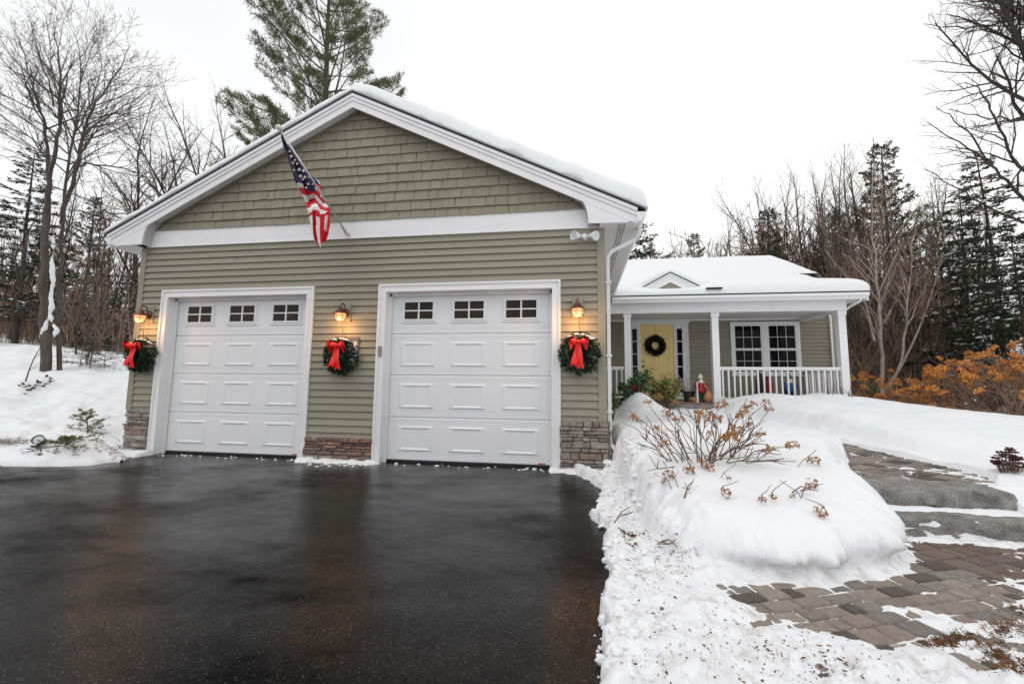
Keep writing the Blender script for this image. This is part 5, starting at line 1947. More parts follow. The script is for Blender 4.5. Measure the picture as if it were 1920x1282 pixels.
def place(P, x, y, h=None, rz=None, label=None, cat='tree', group=None, wide=1.0, z=None, name=None):
    zz = height(x, y) - .05 if z is None else z
    s = (h or P.h) / P.h
    rz = rng.uniform(0, 6.28) if rz is None else rz
    if P.first is None:
        root = empty(name or P.name)
        for n, me in P.parts: link(n, me, root)
        P.first = (root, kids(root))
    else:
        root = copy_tree(P.first[0], P.first[1])
        root.name = name or P.name
        for k in ('group', 'label', 'category'):
            if k in root: del root[k]
    root.location = (x, y, zz); root.scale = (s * wide, s * wide, s); root.rotation_euler = (0, 0, rz)
    tag(root, label, cat, group)
    return root


def spot(u, Y):
    p = at(u, 700, Y); return float(p[0]), Y


def place_px(P, u, vtop, Y, **k):
    """stands on the ground at depth Y on photo column u, as tall as the photo shows it"""
    x, y = spot(u, Y); z0 = height(x, y)
    ztop = float(at(u, vtop, Y)[2])
    return place(P, x, y, h=max(.6, ztop - z0), **k)


mapleA = make_bare('bare_tree', 101, 11, .55, 'maple', bark, twig)
mapleB = make_bare('bare_tree', 102, 9, .75, 'maple', bark_dark, twig)
slimA = make_bare('bare_tree', 103, 10, 1.0, 'slender', bark_dark, twig)
slimB = make_bare('bare_tree', 104, 10, .8, 'slender', bark, twig_warm)
slimC = make_bare('bare_tree', 105, 8, 1.3, 'slender', bark_dark, twig_warm)
stemsA = make_bare('bare_tree', 106, 7, 1.0, 'stems', bark, twig_warm)
hemA = make_conifer('hemlock', 111, 9, 2.5, 'hemlock', bark_dark, hem)
hemB = make_conifer('hemlock', 112, 7, 2.3, 'hemlock', bark_dark, hem)
spr = make_conifer('spruce', 113, 8, 2.0, 'spruce', bark_dark, hem)
sprB = make_conifer('fir_tree', 114, 8, 2.2, 'spruce', bark_dark, hem_b)
pineA = make_conifer('pine_tree', 115, 21, 7.7, 'pine', bark, needle)
pineB = make_conifer('pine_tree', 116, 10, 3.4, 'pine', bark_dark, needle)

# the tall pine behind the garage
place_px(pineA, 578, -175, 13.5, rz=1.1, label='tall white pine rising behind the garage roof', wide=.92)


# ---- big trees built limb by limb as they stand
def guided(name, label, limbs, seed, m0, m1, dens, ratio, base, up=.05, minr=.0032, maxl=4, thin=1.0):
    """limbs: list of (depth points [(u, v, Y)...], radius at start, radius at end)"""
    r = np.random.default_rng(seed)
    root = empty(name, base, label=label, cat='tree')
    T, W = TB(), TB()
    for pts, ra, rb, st in limbs:
        ra *= thin; rb = max(rb * thin, .005)
        P_ = np.array([at(u, v, Y) for u, v, Y in pts])
        # smooth the polyline
        ts = np.linspace(0, len(P_) - 1, (len(P_) - 1) * 3 + 1)
        P2 = np.stack([np.interp(ts, np.arange(len(P_)), P_[:, i]) for i in range(3)], 1)
        P2[1:-1] = (P2[:-2] + 2 * P2[1:-1] + P2[2:]) / 4
        P2[1:-1] += r.normal(size=P2[1:-1].shape) * .02
        T.tube(P2, np.linspace(ra, rb, len(P2)), 8 if ra > .08 else 6)
        if st < 1:
            grow(T, W, r, P2, ra, rb, 0, maxl, dens, ratio, up=up, start=st, minr=minr)
    me = T.mesh('trunk', m0, True); me.transform(Matrix.Translation(-Vector(base))); link('trunk', me, root)
    me = W.mesh('branches', m1); me.transform(Matrix.Translation(-Vector(base))); link('branches', me, root)
    return root


TY = 4.0
bx_, bz_ = at(95, 690, TY)[0], at(95, 690, TY)[2]
limbs = [
    ([(84, 712, TY), (85, 600, TY), (80, 500, TY), (87, 410, TY), (92, 345, TY), (90, 290, TY)], .27, .10, 1),
    ([(90, 292, TY), (85, 240, TY + .2), (70, 190, TY + .4), (57, 150, TY + .3), (45, 100, TY + .6), (28, 55, TY + .7)], .10, .012, .15),
    ([(92, 335, TY), (105, 280, TY - .2), (115, 220, TY - .3), (113, 140, TY - .3), (108, 90, TY - .5), (100, 45, TY - .5)], .12, .012, .2),
    ([(112, 712, TY + .3), (110, 560, TY + .3), (116, 450, TY + .2), (115, 380, TY), (127, 310, TY), (140, 240, TY + .3), (150, 170, TY + .5), (155, 110, TY + .5), (142, 65, TY + .6)], .14, .012, .5),
    ([(116, 420, TY + .1), (128, 380, TY - .3), (142, 325, TY - .5), (156, 260, TY - .6), (172, 205, TY - .8), (200, 160, TY - .6), (225, 130, TY - .6), (245, 85, TY - .9)], .13, .012, .35),
    ([(155, 262, TY - .6), (180, 230, TY - 1), (230, 200, TY - 1.2), (285, 162, TY - 1.5)], .06, .008, .1),
    ([(148, 312, TY - .5), (175, 306, TY - .9), (240, 318, TY - 1.4), (285, 340, TY - 1.6), (302, 368, TY - 1.8)], .055, .008, .1),
    ([(87, 295, TY), (60, 260, TY + .4), (30, 243, TY + .6), (-10, 228, TY + .8)], .055, .008, .1),
    ([(100, 350, TY), (150, 368, TY - .8), (200, 385, TY - 1.2), (245, 402, TY - 1.5)], .04, .008, .2),
    ([(80, 330, TY), (50, 300, TY - .4), (10, 292, TY - .6), (-30, 290, TY - .6)], .035, .008, .2),
    ([(100, 200, TY - .3), (90, 150, TY - .8), (70, 100, TY - 1.1), (62, 60, TY - 1.2)], .05, .008, .1),
    ([(140, 250, TY + .3), (175, 190, TY + .7), (190, 130, TY + .9), (185, 80, TY + 1.0)], .05, .008, .1),
]
guided('maple_tree', 'big leafless maple with several trunks and a wide crown on the snowy slope, far left', limbs, 21, bark, twig,
       (3.0, 4.2, 6.0, 7), (.44, .50, .46, .42), (float(bx_), TY, float(bz_) - .3), minr=.0040, thin=.46)
# snow packed against its trunk
b = MB()
for (pts, r0) in (([(99, 478), (97, 500), (100, 525), (96, 548), (97, 570), (93, 590), (96, 605)], .042), ([(92, 596), (84, 612), (80, 626), (74, 634)], .04), ([(100, 606), (106, 618), (102, 632)], .04), ([(101, 440), (99, 455), (101, 468)], .035)):
    q = [at(u, v, TY - .07) for u, v in pts]
    t_ = np.linspace(0, len(q) - 1, len(q) * 4)
    q = np.stack([np.interp(t_, np.arange(len(q)), np.array(q)[:, i]) for i in range(3)], 1)
    nn = 1 + .9 * fbm(t_ * 1.7 + r0 * 90, t_ * 0 + 3.1, 77, 3)
    rad_ = r0 * nn * np.minimum(1, np.minimum(np.arange(len(q)), np.arange(len(q))[::-1]) / 3 + .1)
    q = q + np.stack([.05 * fbm(t_ * 2.1, t_ * 0 + 8.2, 78, 3), 0 * t_, 0 * t_], 1)
    b.tube(q, [float(k) for k in np.maximum(rad_, .004)], 9)
o = b.build('snow_patch', snow, smooth=True); tag(o, 'snow plastered in the fork of the big maple at the left', 'snow', kind='stuff')

# overhanging branches of the tree just outside the frame on the right
RY = 3.2
limbs = [
    ([(1990, 800, RY), (1990, 600, RY), (1975, 450, RY), (1955, 330, RY), (1950, 200, RY), (1960, 60, RY), (1968, -60, RY), (1985, -200, RY), (1975, -330, RY)], .20, .012, .45),
    ([(1960, 120, RY), (2020, 20, RY + .2), (2090, -90, RY + .3), (2130, -190, RY + .2)], .06, .010, .15),
    ([(1952, 260, RY), (2010, 190, RY - .2), (2085, 130, RY - .3), (2160, 90, RY - .3)], .06, .010, .15),
    ([(1966, -40, RY), (1930, -120, RY + .2), (1880, -190, RY + .3)], .05, .010, .15),
    ([(1965, 410, RY), (1925, 385, RY), (1890, 342, RY - .1), (1850, 300, RY - .2), (1800, 268, RY - .2), (1738, 228, RY - .3)], .07, .007, .15),
    ([(1955, 340, RY), (1910, 310, RY + .3), (1880, 262, RY + .4), (1860, 200, RY + .5), (1835, 160, RY + .6), (1795, 158, RY + .6)], .06, .007, .15),
    ([(1850, 300, RY - .2), (1825, 260, RY + .1), (1790, 225, RY + .2), (1755, 200, RY + .2)], .035, .006, .1),
    ([(1955, 10, RY), (1915, 28, RY), (1870, 46, RY - .1), (1825, 54, RY - .2), (1780, 50, RY - .2), (1732, 45, RY - .3)], .05, .006, .25),
    ([(1950, 130, RY), (1915, 110, RY + .3), (1880, 85, RY + .4), (1850, 60, RY + .4)], .04, .006, .2),
    ([(1950, 220, RY), (1915, 225, RY - .2), (1870, 222, RY - .3), (1830, 218, RY - .3), (1780, 205, RY - .3)], .04, .006, .1),
    ([(1965, 440, RY), (1900, 410, RY + .3), (1840, 382, RY + .4), (1790, 350, RY + .4), (1733, 318, RY + .4)], .05, .006, .3),
    ([(1950, 190, RY), (1925, 140, RY), (1905, 70, RY), (1895, 10, RY), (1880, -40, RY)], .05, .01, .15),
]
p = at(1990, 800, RY)
guided('oak_tree', 'leafless tree at the right edge whose bare branches reach over the top corner', limbs, 33, bark_dark, twig,
       (4.6, 5.5, 6.5, 7), (.42, .46, .46, .42), (float(p[0]), RY, float(p[2])), up=.03, minr=.0027, thin=.55)

# pale forked birch beside the porch roof
BY = 8.5
limbs = [
    ([(1656, 772, BY), (1655, 720, BY), (1650, 640, BY), (1648, 560, BY), (1640, 480, BY), (1633, 380, BY), (1640, 300, BY)], .13, .012, .25),
    ([(1660, 735, BY), (1690, 680, BY - .2), (1700, 610, BY - .3), (1705, 540, BY - .3), (1712, 460, BY - .2), (1718, 380, BY - .2)], .09, .010, .3),
    ([(1662, 730, BY), (1700, 670, BY + .2), (1735, 590, BY + .4), (1760, 500, BY + .5), (1775, 430, BY + .6)], .075, .010, .4),
    ([(1640, 640, BY), (1625, 575, BY + .6), (1590, 520, BY + .9), (1548, 470, BY + 1.0)], .075, .015, .5),
]
p = at(1656, 772, BY)
guided('birch_tree', 'pale forked birch with crooked stems standing just right of the porch', limbs, 35, bark_pale, twig_warm,
       (3.6, 4.4, 6, 6), (.30, .45, .45, .4), (float(p[0]), BY, float(p[2])), up=.10, minr=.0033, thin=.52)

# ---- trees one can tell apart
place_px(mapleB, 335, 165, 14, label='small leafless tree showing above the left slope of the garage roof', rz=.4)
place_px(mapleA, 395, 170, 19, label='leafless tree beside the tall pine, above the left roof slope', rz=2.1)
place_px(mapleB, 250, 215, 20, label='thin leafless tree between the big maple and the garage eave', rz=3.0)
place_px(hemA, 20, 285, 11, label='dark drooping hemlock at the left edge, behind the big maple', rz=.3, wide=1.1)
place_px(sprB, 140, 372, 16, label='brownish fir behind the trunks of the big maple', wide=1.1)
place_px(hemB, 232, 520, 13, label='low green hemlock by the left corner of the garage', wide=1.5)
place_px(hemB, 172, 545, 12.5, label='young green hemlock right of the big maple trunk', wide=1.35)
place_px(spr, 1196, 388, 22, label='dark green spruce rising just right of the garage eave', wide=1.7)
place_px(sprB, 1308, 440, 24, label='small spiky brown fir behind the ridge of the low roof')
place_px(mapleA, 1470, 305, 24, label='leafless tree behind the right end of the low roof', rz=.9)
place_px(sprB, 1455, 392, 20, label='rust brown fir behind the right end of the low roof', wide=1.25)
place_px(spr, 1470, 470, 17, label='small dark spruce against the right end of the ridge', wide=1.2)
place_px(sprB, 1690, 268, 15, label='tall brown conifer behind the birch', wide=1.1)
place_px(sprB, 1585, 395, 18, label='brown conifer behind the right end of the porch roof', wide=1.3)
place_px(pineB, 1770, 385, 14, label='bushy pine right of the birch', wide=1.0)
place_px(hemA, 1890, 290, 8.5, label='tall black-green hemlock at the right edge behind the orange shrubs', wide=1.15, rz=.5)
place_px(hemA, 1820, 360, 10.5, label='dark hemlock left of the tall one at the right edge', wide=1.1, rz=2)
place_px(hemB, 1930, 430, 6.8, label='dark hemlock partly cut off by the right edge of the view', wide=1.1, rz=4)

# ---- the woods
GL = 'bare trees in the woods left of the garage'
LL = 'slim bare tree in the woods left of the garage'
for u, vt, Y, P in ((8, 330, 14, slimA), (30, 360, 19, slimB), (55, 300, 17, slimA), (70, 400, 13, slimC), (128, 360, 12, slimB), (150, 340, 17, slimA), (165, 400, 11, slimC), (182, 370, 15, slimB),
                    (200, 400, 13, slimA), (215, 430, 18, slimC), (228, 410, 16, slimA), (245, 430, 20, slimB), (-20, 330, 12, slimB), (-40, 300, 17, slimA), (42, 430, 24, slimC), (105, 420, 22, slimB), (20, 420, 10, slimC), (138, 470, 9, slimC), (190, 450, 22, slimA), (160, 500, 8.5, slimC), (5, 450, 22, slimB), (85, 440, 26, slimB), (235, 470, 25, slimC), (15, 380, 16, stemsA), (48, 400, 15, stemsA), (118, 400, 15, stemsA), (175, 420, 18, stemsA), (210, 400, 20, slimA), (195, 360, 24, slimB), (70, 350, 21, slimA), (-5, 360, 20, stemsA), (240, 400, 17, stemsA)):
    place_px(P, u, vt, Y, label=LL, group=GL)
place_px(stemsA, 163, 560, 6.0, label='clump of thin grey saplings on the snow right of the big maple', wide=.8)
GR = 'bare trees in the woods right of the porch'
LR = 'slim bare tree in the woods right of the porch'
for u, vt, Y, P in ((1545, 330, 20, slimB), (1560, 290, 17, slimA), (1578, 300, 22, slimB), (1600, 300, 16, slimA), (1612, 275, 19, slimB), (1628, 290, 14, slimA), (1640, 270, 21, slimB), (1665, 290, 16, slimA), (1680, 285, 19, slimB), (1705, 275, 13, slimB), (1722, 300, 18, slimA), (1740, 310, 15, slimB),
                    (1760, 340, 19, slimA), (1785, 330, 12, slimA), (1800, 360, 17, slimB), (1830, 340, 14, slimA), (1850, 380, 11, slimC), (1870, 330, 16, slimB), (1905, 330, 13, slimA), (1925, 340, 17, slimB), (1608, 470, 11, slimC), (1625, 500, 12, slimC), (1672, 460, 10, slimC), (1715, 520, 9.5, slimC), (1950, 300, 10, slimA), (1765, 480, 9, slimC), (1810, 500, 13, slimC), (1640, 420, 23, slimC), (1595, 400, 24, slimC), (1880, 470, 20, slimC), (1570, 320, 15, stemsA), (1590, 300, 13, slimB), (1620, 330, 12, stemsA), (1650, 310, 18, slimA), (1695, 300, 11, stemsA), (1730, 330, 12, slimB), (1752, 360, 11, stemsA), (1790, 380, 15, slimA), (1660, 380, 13, slimB)):
    place_px(P, u, vt, Y, label=LR, group=GR)
GM = 'bare trees behind the low roof'
LM = 'slim bare tree behind the ridge of the low roof'
for u, vt, Y, P in ((1225, 430, 26, slimC), (1245, 455, 24, stemsA), (1262, 450, 28, slimB), (1285, 440, 27, slimC), (1330, 455, 26, slimA), (1345, 420, 25, stemsA), (1362, 400, 27, slimA), (1380, 395, 24, stemsA), (1398, 410, 28, slimC), (1415, 420, 23, slimB), (1432, 400, 28, slimA), (1490, 370, 26, slimC), (1508, 350, 23, slimB), (1525, 380, 27, stemsA), (1535, 360, 20, slimA), (1212, 420, 27, slimB), (1275, 470, 22, stemsA), (1445, 440, 22, stemsA), (1460, 330, 26, slimB), (1480, 340, 22, slimA), (1500, 390, 21, stemsA), (1515, 330, 25, slimB), (1550, 350, 24, stemsA), (1565, 330, 22, slimA), (1390, 440, 22, stemsA), (1425, 450, 21, stemsA)):
    place_px(P, u, vt, Y, label=LM, group=GM)

# brushwood under the trees: reads as one brown mass
def thicket(regions, seed, name, label, m, hl=(1.2, 3.2)):
    r = np.random.default_rng(seed); kinds = []
    for q in range(14):
        W = TB(); l = 2.0
        pt = curve_branch(r, (0, 0, -.1), (r.normal() * .22, r.normal() * .22, 1), l, 6, .10, .03)
        W.tube(pt, np.linspace(.013, .004, len(pt)), 3)
        grow(W, W, r, pt, .012, .004, 0, 2, (5.5, 7), (.36, .45), up=.05, start=.12, minr=.004)
        kinds.append((np.concatenate(W.v), np.concatenate(W.f)))
    V, F, n_ = [], [], 0
    for (u0, u1, Y0, Y1, n) in regions:
        for i in range(n):
            Y = r.uniform(Y0, Y1); x, y = spot(r.uniform(u0, u1), Y); z = height(x, y)
            v, f = kinds[r.integers(14)]; k = r.uniform(*hl) / 2.0; a = r.uniform(0, 6.28); c, s_ = math.cos(a), math.sin(a)
            V.append(np.stack([(v[:, 0] * c - v[:, 1] * s_) * k + x, (v[:, 0] * s_ + v[:, 1] * c) * k + y, v[:, 2] * k + z], 1))
            F.append(f + n_); n_ += len(v)
    o = link(name, npmesh(name, np.concatenate(V), np.concatenate(F), m)); tag(o, label, 'brush', kind='stuff')


thicket([(-60, 90, 11, 24, 360), (90, 250, 11, 24, 360), (-60, 250, 18, 30, 160)], 61, 'brushwood', 'brown leafless brushwood under the trees left of the garage', twig_warm, hl=(1.4, 4.2))
thicket([(1560, 1760, 10, 20, 230), (1740, 1960, 9, 18, 80), (1540, 1800, 15, 24, 170)], 62, 'brushwood', 'brown leafless brushwood under the trees right of the porch', twig_warm, hl=(1.6, 5.0))
thicket([(1190, 1330, 22, 32, 110), (1330, 1570, 20, 32, 330)], 63, 'brushwood', 'brown leafless brushwood behind the low roof', twig_warm, hl=(6.5, 11.0))

# little house far off in the woods on the left
hz = at(236, 620, 34)
fh = empty('distant_house', (float(hz[0]), 34, float(hz[2]) - 2), label='small house with a snowy roof far off in the woods left of the garage', cat='house')
b = MB(); X_, Y_, Z_ = float(hz[0]), 34, float(hz[2]) - 2
b.box(X_ - 3, X_ + 3, Y_, Y_ + 5, Z_, Z_ + 3.2); b.build('wall', wood_grey, fh)
b = MB(); b.prism_x([(Y_ - .5, Z_ + 3.1), (Y_ + 2.5, Z_ + 4.6), (Y_ + 5.5, Z_ + 3.1)], X_ - 3.4, X_ + 3.4); b.build('roof', snow, fh)
b = MB(); b.box(X_ - 1, X_, Y_ - .03, Y_, Z_ + 1.2, Z_ + 2.3); b.build('window', glassh, fh)

# utility wires to the left eave
for i, (p0, p1, lb) in enumerate((((-80, 395, 6), (206, 462, 1.0), 'upper dark wire running in from the left to the garage eave'), ((-80, 330, 7), (250, 402, 2.0), 'higher dark wire crossing the big maple at the left'))):
    A = Vector(at(*p0)); B_ = Vector(at(*p1)); 
    pts = [A.lerp(B_, t) - Vector((0, 0, .35 * 4 * t * (1 - t))) for t in np.linspace(0, 1, 14)]
    b = MB(); b.tube(pts, .011, 5); o = b.build('wire', rubber); tag(o, lb, 'wire')


# ---- hydrangea in the near bank
def flower_head(seed, rad, m, n=26):
    r = np.random.default_rng(seed); T = TB()
    for i in range(n):
        d = r.normal(size=3); d[2] = abs(d[2]) * .8 - .25; d /= np.linalg.norm(d)
        c = d * rad * r.uniform(.55, 1)
        k = 4
        for q in range(k):
            e = side_dir(r, d, RAD(75), q * math.pi / 2 + i)
            T.blades([c], [e], rad * r.uniform(.22, .38), rad * r.uniform(.10, .17), r)
        T.tube([d * rad * .05, c], [rad * .02, rad * .02], 3)
    return T.mesh('flower_head', m)


heads = [flower_head(s, .05, dryflower, 20) for s in (71, 72, 73)]


def ray_ground(u, v):
    """where the sight line through a photo pixel meets the snow"""
    d = CF + (u - PPX) / FPX * CR + (PPY - v) / FPX * CU
    ts = np.geomspace(1.5, 30, 130)
    for _ in range(2):
        P_ = CAM[None] + ts[:, None] * d[None]
        hit = np.nonzero(P_[:, 2] < HL(P_[:, 0], P_[:, 1]))[0]
        if not len(hit) or hit[0] == 0: return None
        ts = np.linspace(ts[hit[0] - 1], ts[hit[0]], 12)
    return P_[hit[0]]


HYD = [(1190, 784, 1.0, -.1), (1251, 776, 1.1, .1), (1272, 787, 1.0, -.2), (1230, 804, .8, -.3), (1244, 835, 1.0, -.5), (1320, 780, 1.7, 0), (1342, 784, 1.3, .3), (1353, 762, 1.2, .1), (1407, 762, 1.2, .2), (1436, 756, .9, .2),
       (1442, 768, .9, .1), (1393, 779, 1.3, 0), (1366, 821, 1.6, -.3), (1380, 810, 1.3, -.2), (1426, 816, .9, 0), (1443, 843, 1.0, -.2), (1487, 837, 1.2, 0), (1265, 756, .9, .4), (1234, 745, 1.0, .6), (1214, 755, .9, .5), (1300, 750, .8, .5), (1333, 812, .7, -.2), (1404, 798, .8, .2)]
bases = [ray_ground(u, v)[:2] for u, v in ((1300, 868), (1322, 866), (1284, 862), (1342, 862), (1366, 858), (1312, 876), (1332, 856), (1270, 866))]
HX, HYY = float(np.mean([q[0] for q in bases])), float(np.mean([q[1] for q in bases]))
HZ = height(HX, HYY)
hy = empty('hydrangea', (HX, HYY, HZ), label='leafless hydrangea with brown dried flower heads rising from the near snow bank', cat='shrub')
ST = TB(); r = np.random.default_rng(77)
tips = []
for (u, v, sc, dy) in HYD:
    p = np.array(at(u, v, HYY + dy * .9)); tips.append((p, sc * .92, True))
for (u, v, dy) in ((1165, 791, -.2), (1200, 800, -.1), (1300, 770, .2), (1434, 788, 0), (1434, 825, -.2), (1470, 860, -.4), (1493, 865, -.3), (1215, 882, -.6), (1283, 762, .3), (1368, 772, .3), (1412, 812, 0), (1385, 800, .1), (1192, 830, -.3), (1335, 770, .2), (1260, 815, -.2), (1430, 800, 0), (1180, 770, 0)):
    tips.append((np.array(at(u, v, HYY + dy)), 0, False))
for p, sc, flower in tips:
    q = min(bases, key=lambda c: abs(c[0] - (HX + (p[0] - HX) * .32)) + abs(c[1] - HYY) * .3 + r.uniform(0, .25))
    b0 = np.array([q[0] + r.uniform(-.05, .05), q[1] + r.uniform(-.05, .05), height(q[0], q[1]) - .05])
    side = (p - b0); hor = np.array([side[0], side[1], 0])
    m1 = b0 + hor * .34 + np.array([0, 0, side[2] * .48]) + r.normal(size=3) * .02
    m2 = b0 + hor * .72 + np.array([0, 0, side[2] * .80]) + r.normal(size=3) * .02
    pts = np.array([b0, b0 + (m1 - b0) * .5 + r.normal(size=3) * .008, m1, (m1 + m2) / 2 + r.normal(size=3) * .012, m2, p])
    ST.tube(pts, np.linspace(.0052, .0024, len(pts)), 5)
    for k in range(2 if flower else 4):
        t = r.integers(2, 5); d = side_dir(r, pts[t + 1 if t < 5 else 5] - pts[t], RAD(38)); d[2] += .3
        tw = curve_branch(r, pts[t], d, r.uniform(.06, .2), 3, .1, .06)
        ST.tube(tw, np.linspace(.0038, .0022, len(tw)), 4)
me = ST.mesh('stems', stem_m, True); me.transform(Matrix.Translation((-HX, -HYY, -HZ))); link('stems', me, hy)
for i, (p, sc, flower) in enumerate(tips):
    if not flower: continue
    o = link('flower_head', heads[i % 3], hy)
    o.location = (p[0] - HX, p[1] - HYY, p[2] - HZ); o.scale = (sc,) * 3; o.rotation_euler = (rng.uniform(-.6, .6), rng.uniform(-.6, .6), rng.uniform(0, 6))
# stray stems poking out of the snow in front
STRAY = [((1360, 928), 1.0, (1352, 915)), ((1318, 873), 1.1, (1330, 850)), ((1332, 879), .9, (1340, 860)), ((1292, 884), 1.2, (1300, 860)), ((1254, 895), 1.2, (1275, 912)), ((1527, 867), 1.2, (1490, 872)), ((1523, 909), 1.0, (1500, 930)), ((1539, 964), 1.0, (1552, 958)), ((1430, 942), .7, (1428, 934)), ((1450, 936), .6, (1447, 930)), ((1487, 935), .5, (1505, 930)), ((1366, 900), .5, (1350, 890)), ((1245, 905), .6, (1262, 915))]
sy = None
for (u, v), sc, (u2, v2) in STRAY:
    g = ray_ground(u, v + 6); g2 = ray_ground(u2, v2 + 4)
    if g is None or g2 is None: continue
    root = empty('flower_stem', (float(g2[0]), float(g2[1]), float(g2[2])), label='dried flower head on a bent stem poking out of the near snow bank', cat='plant', group='stray flower stems in the snow bank')
    tip = np.array([g[0], g[1], g[2] + .035]); bs_ = np.array([g2[0], g2[1], g2[2] - .02])
    mid = (tip + bs_) / 2 + np.array([0, 0, .05])
    T_ = TB(); T_.tube([bs_, mid, tip], [.0033, .0028, .0022], 4)
    d = side_dir(r, mid - bs_, .7); d[2] = abs(d[2]) * .4 + .1
    T_.tube(curve_branch(r, mid, d, .12, 3, .15, .02), [.0024, .0022, .002, .0018], 4)
    me = T_.mesh('stem', stem_m, True); me.transform(Matrix.Translation(-Vector(root.location))); link('stem', me, root)
    o = link('flower_head', heads[rng.randrange(3)], root); o.location = Vector(tip) - Vector(root.location); o.scale = (sc * .8,) * 3; o.rotation_euler = (rng.uniform(-1, 1), rng.uniform(-1, 1), 0)
for (a, c, lb) in (((1431, 857), (1463, 856), ''), ((1283, 936), (1300, 915), 'x'), ((1150, 985), (1182, 962), 'y'), ((1240, 1018), (1270, 1040), 'z'), ((1485, 926), (1520, 930), 'w')):
    g = ray_ground(*a); g2 = ray_ground(*c)
    T_ = TB(); A = np.array(g) + [0, 0, .01]; B_ = np.array(g2) + [0, 0, .05]
    T_.tube([A, (A + B_) / 2 + [0, 0, .03], B_], [.0052, .004, .003], 5)
    for k in range(3): T_.tube(curve_branch(r, (A + B_) / 2, r.normal(size=3) * [1, 1, .3] + [0, 0, .3], .1, 3, .2, 0), [.004, .003, .003, .002], 4)
    me = T_.mesh('twig', stem_m); me.transform(Matrix.Translation(-Vector(A))); o = link('twig', me); o.location = A
    tag(o, 'short dark broken twig lying on the near snow bank', 'twig', 'broken twigs on the snow bank')

# ---- rhododendron and the yellow-green shrub in front of the porch
def leafy_shrub(name, label, pts, seed, leafm, ln, wd, n_leaf, stemz, droop=.0):
    r = np.random.default_rng(seed)
    c0 = np.mean(pts, axis=0); base = np.array([c0[0], c0[1], stemz])
    root = empty(name, base.tolist(), label=label, cat='shrub')
    S, Lf = TB(), TB()
    for p in pts:
        p = np.array(p)
        m = (base + p) / 2 + r.normal(size=3) * .05
        S.tube([base, m, p], [.012, .008, .005], 5)
        C_, D_ = [], []
        for w in range(n_leaf):
            az = w * 2.4; el = r.uniform(-.6, .6) - droop
            C_.append(p + r.normal(size=3) * .02); D_.append([math.cos(az) * math.cos(el), math.sin(az) * math.cos(el), math.sin(el)])
        m_ = len(C_)
        Lf.blades(C_, D_, r.uniform(.7, 1.1, m_) * ln, r.uniform(.8, 1.2, m_) * wd, r)
    for T_, nm, mm in ((S, 'stems', stem_m), (Lf, 'leaves', leafm)):
        me = T_.mesh(nm, mm); me.transform(Matrix.Translation(-Vector(base))); link(nm, me, root)


def px_cloud(lst, n, seed, Y0, Y1, rad):
    r = np.random.default_rng(seed); out = []
    for i in range(n):
        u, v, s = lst[r.integers(len(lst))]
        out.append(at(u + r.normal() * s * .5, v + r.normal() * s * .4, r.uniform(Y0, Y1)))
    return out


leafy_shrub('rhododendron', 'dark green rhododendron with drooping leaves by the porch post nearest the garage',
            px_cloud([(1195, 715, 22), (1185, 740, 14), (1175, 745, 14), (1205, 705, 16), (1168, 725, 8), (1165, 760, 10)], 70, 81, 3.1, 3.9, .1), 82, leafg, .13, .022, 13, .55, .45)
leafy_shrub('rhododendron', 'tuft of rhododendron leaves low against the white downspout',
            px_cloud([(1148, 755, 7), (1152, 745, 6), (1146, 770, 7), (1150, 735, 6)], 12, 83, 2.0, 2.5, .1), 84, leafg, .10, .016, 11, .45, .5)
leafy_shrub('boxwood_shrub', 'yellow green leafy shrub in front of the yellow door',
            px_cloud([(1235, 728, 16), (1255, 735, 20), (1262, 722, 16), (1240, 740, 14), (1225, 725, 12), (1248, 715, 12)], 150, 85, 4.0, 4.5, .1), 86, leafy, .085, .014, 12, .6, .0)
rb = empty('red_bow', at(1196, 728, 3.6).tolist(), label='red ribbon bow tucked in the snow under the rhododendron', cat='bow')
b = MB(); c = at(1194, 728, 3.6)
b.ball((c[0] - .05, c[1], c[2] + .02), .055, 10, (1.2, .6, .8), .2, rng); b.ball((c[0] + .06, c[1], c[2]), .055, 10, (1.2, .6, .8), .2, rng); b.ball((c[0], c[1] - .03, c[2]), .03, 8); b.tube([c, c + [.08, -.03, -.05], c + [.17, -.02, -.13]], [.03, .028, .02], 6, flat=.4)
b.build('ribbon', red, rb, smooth=True)


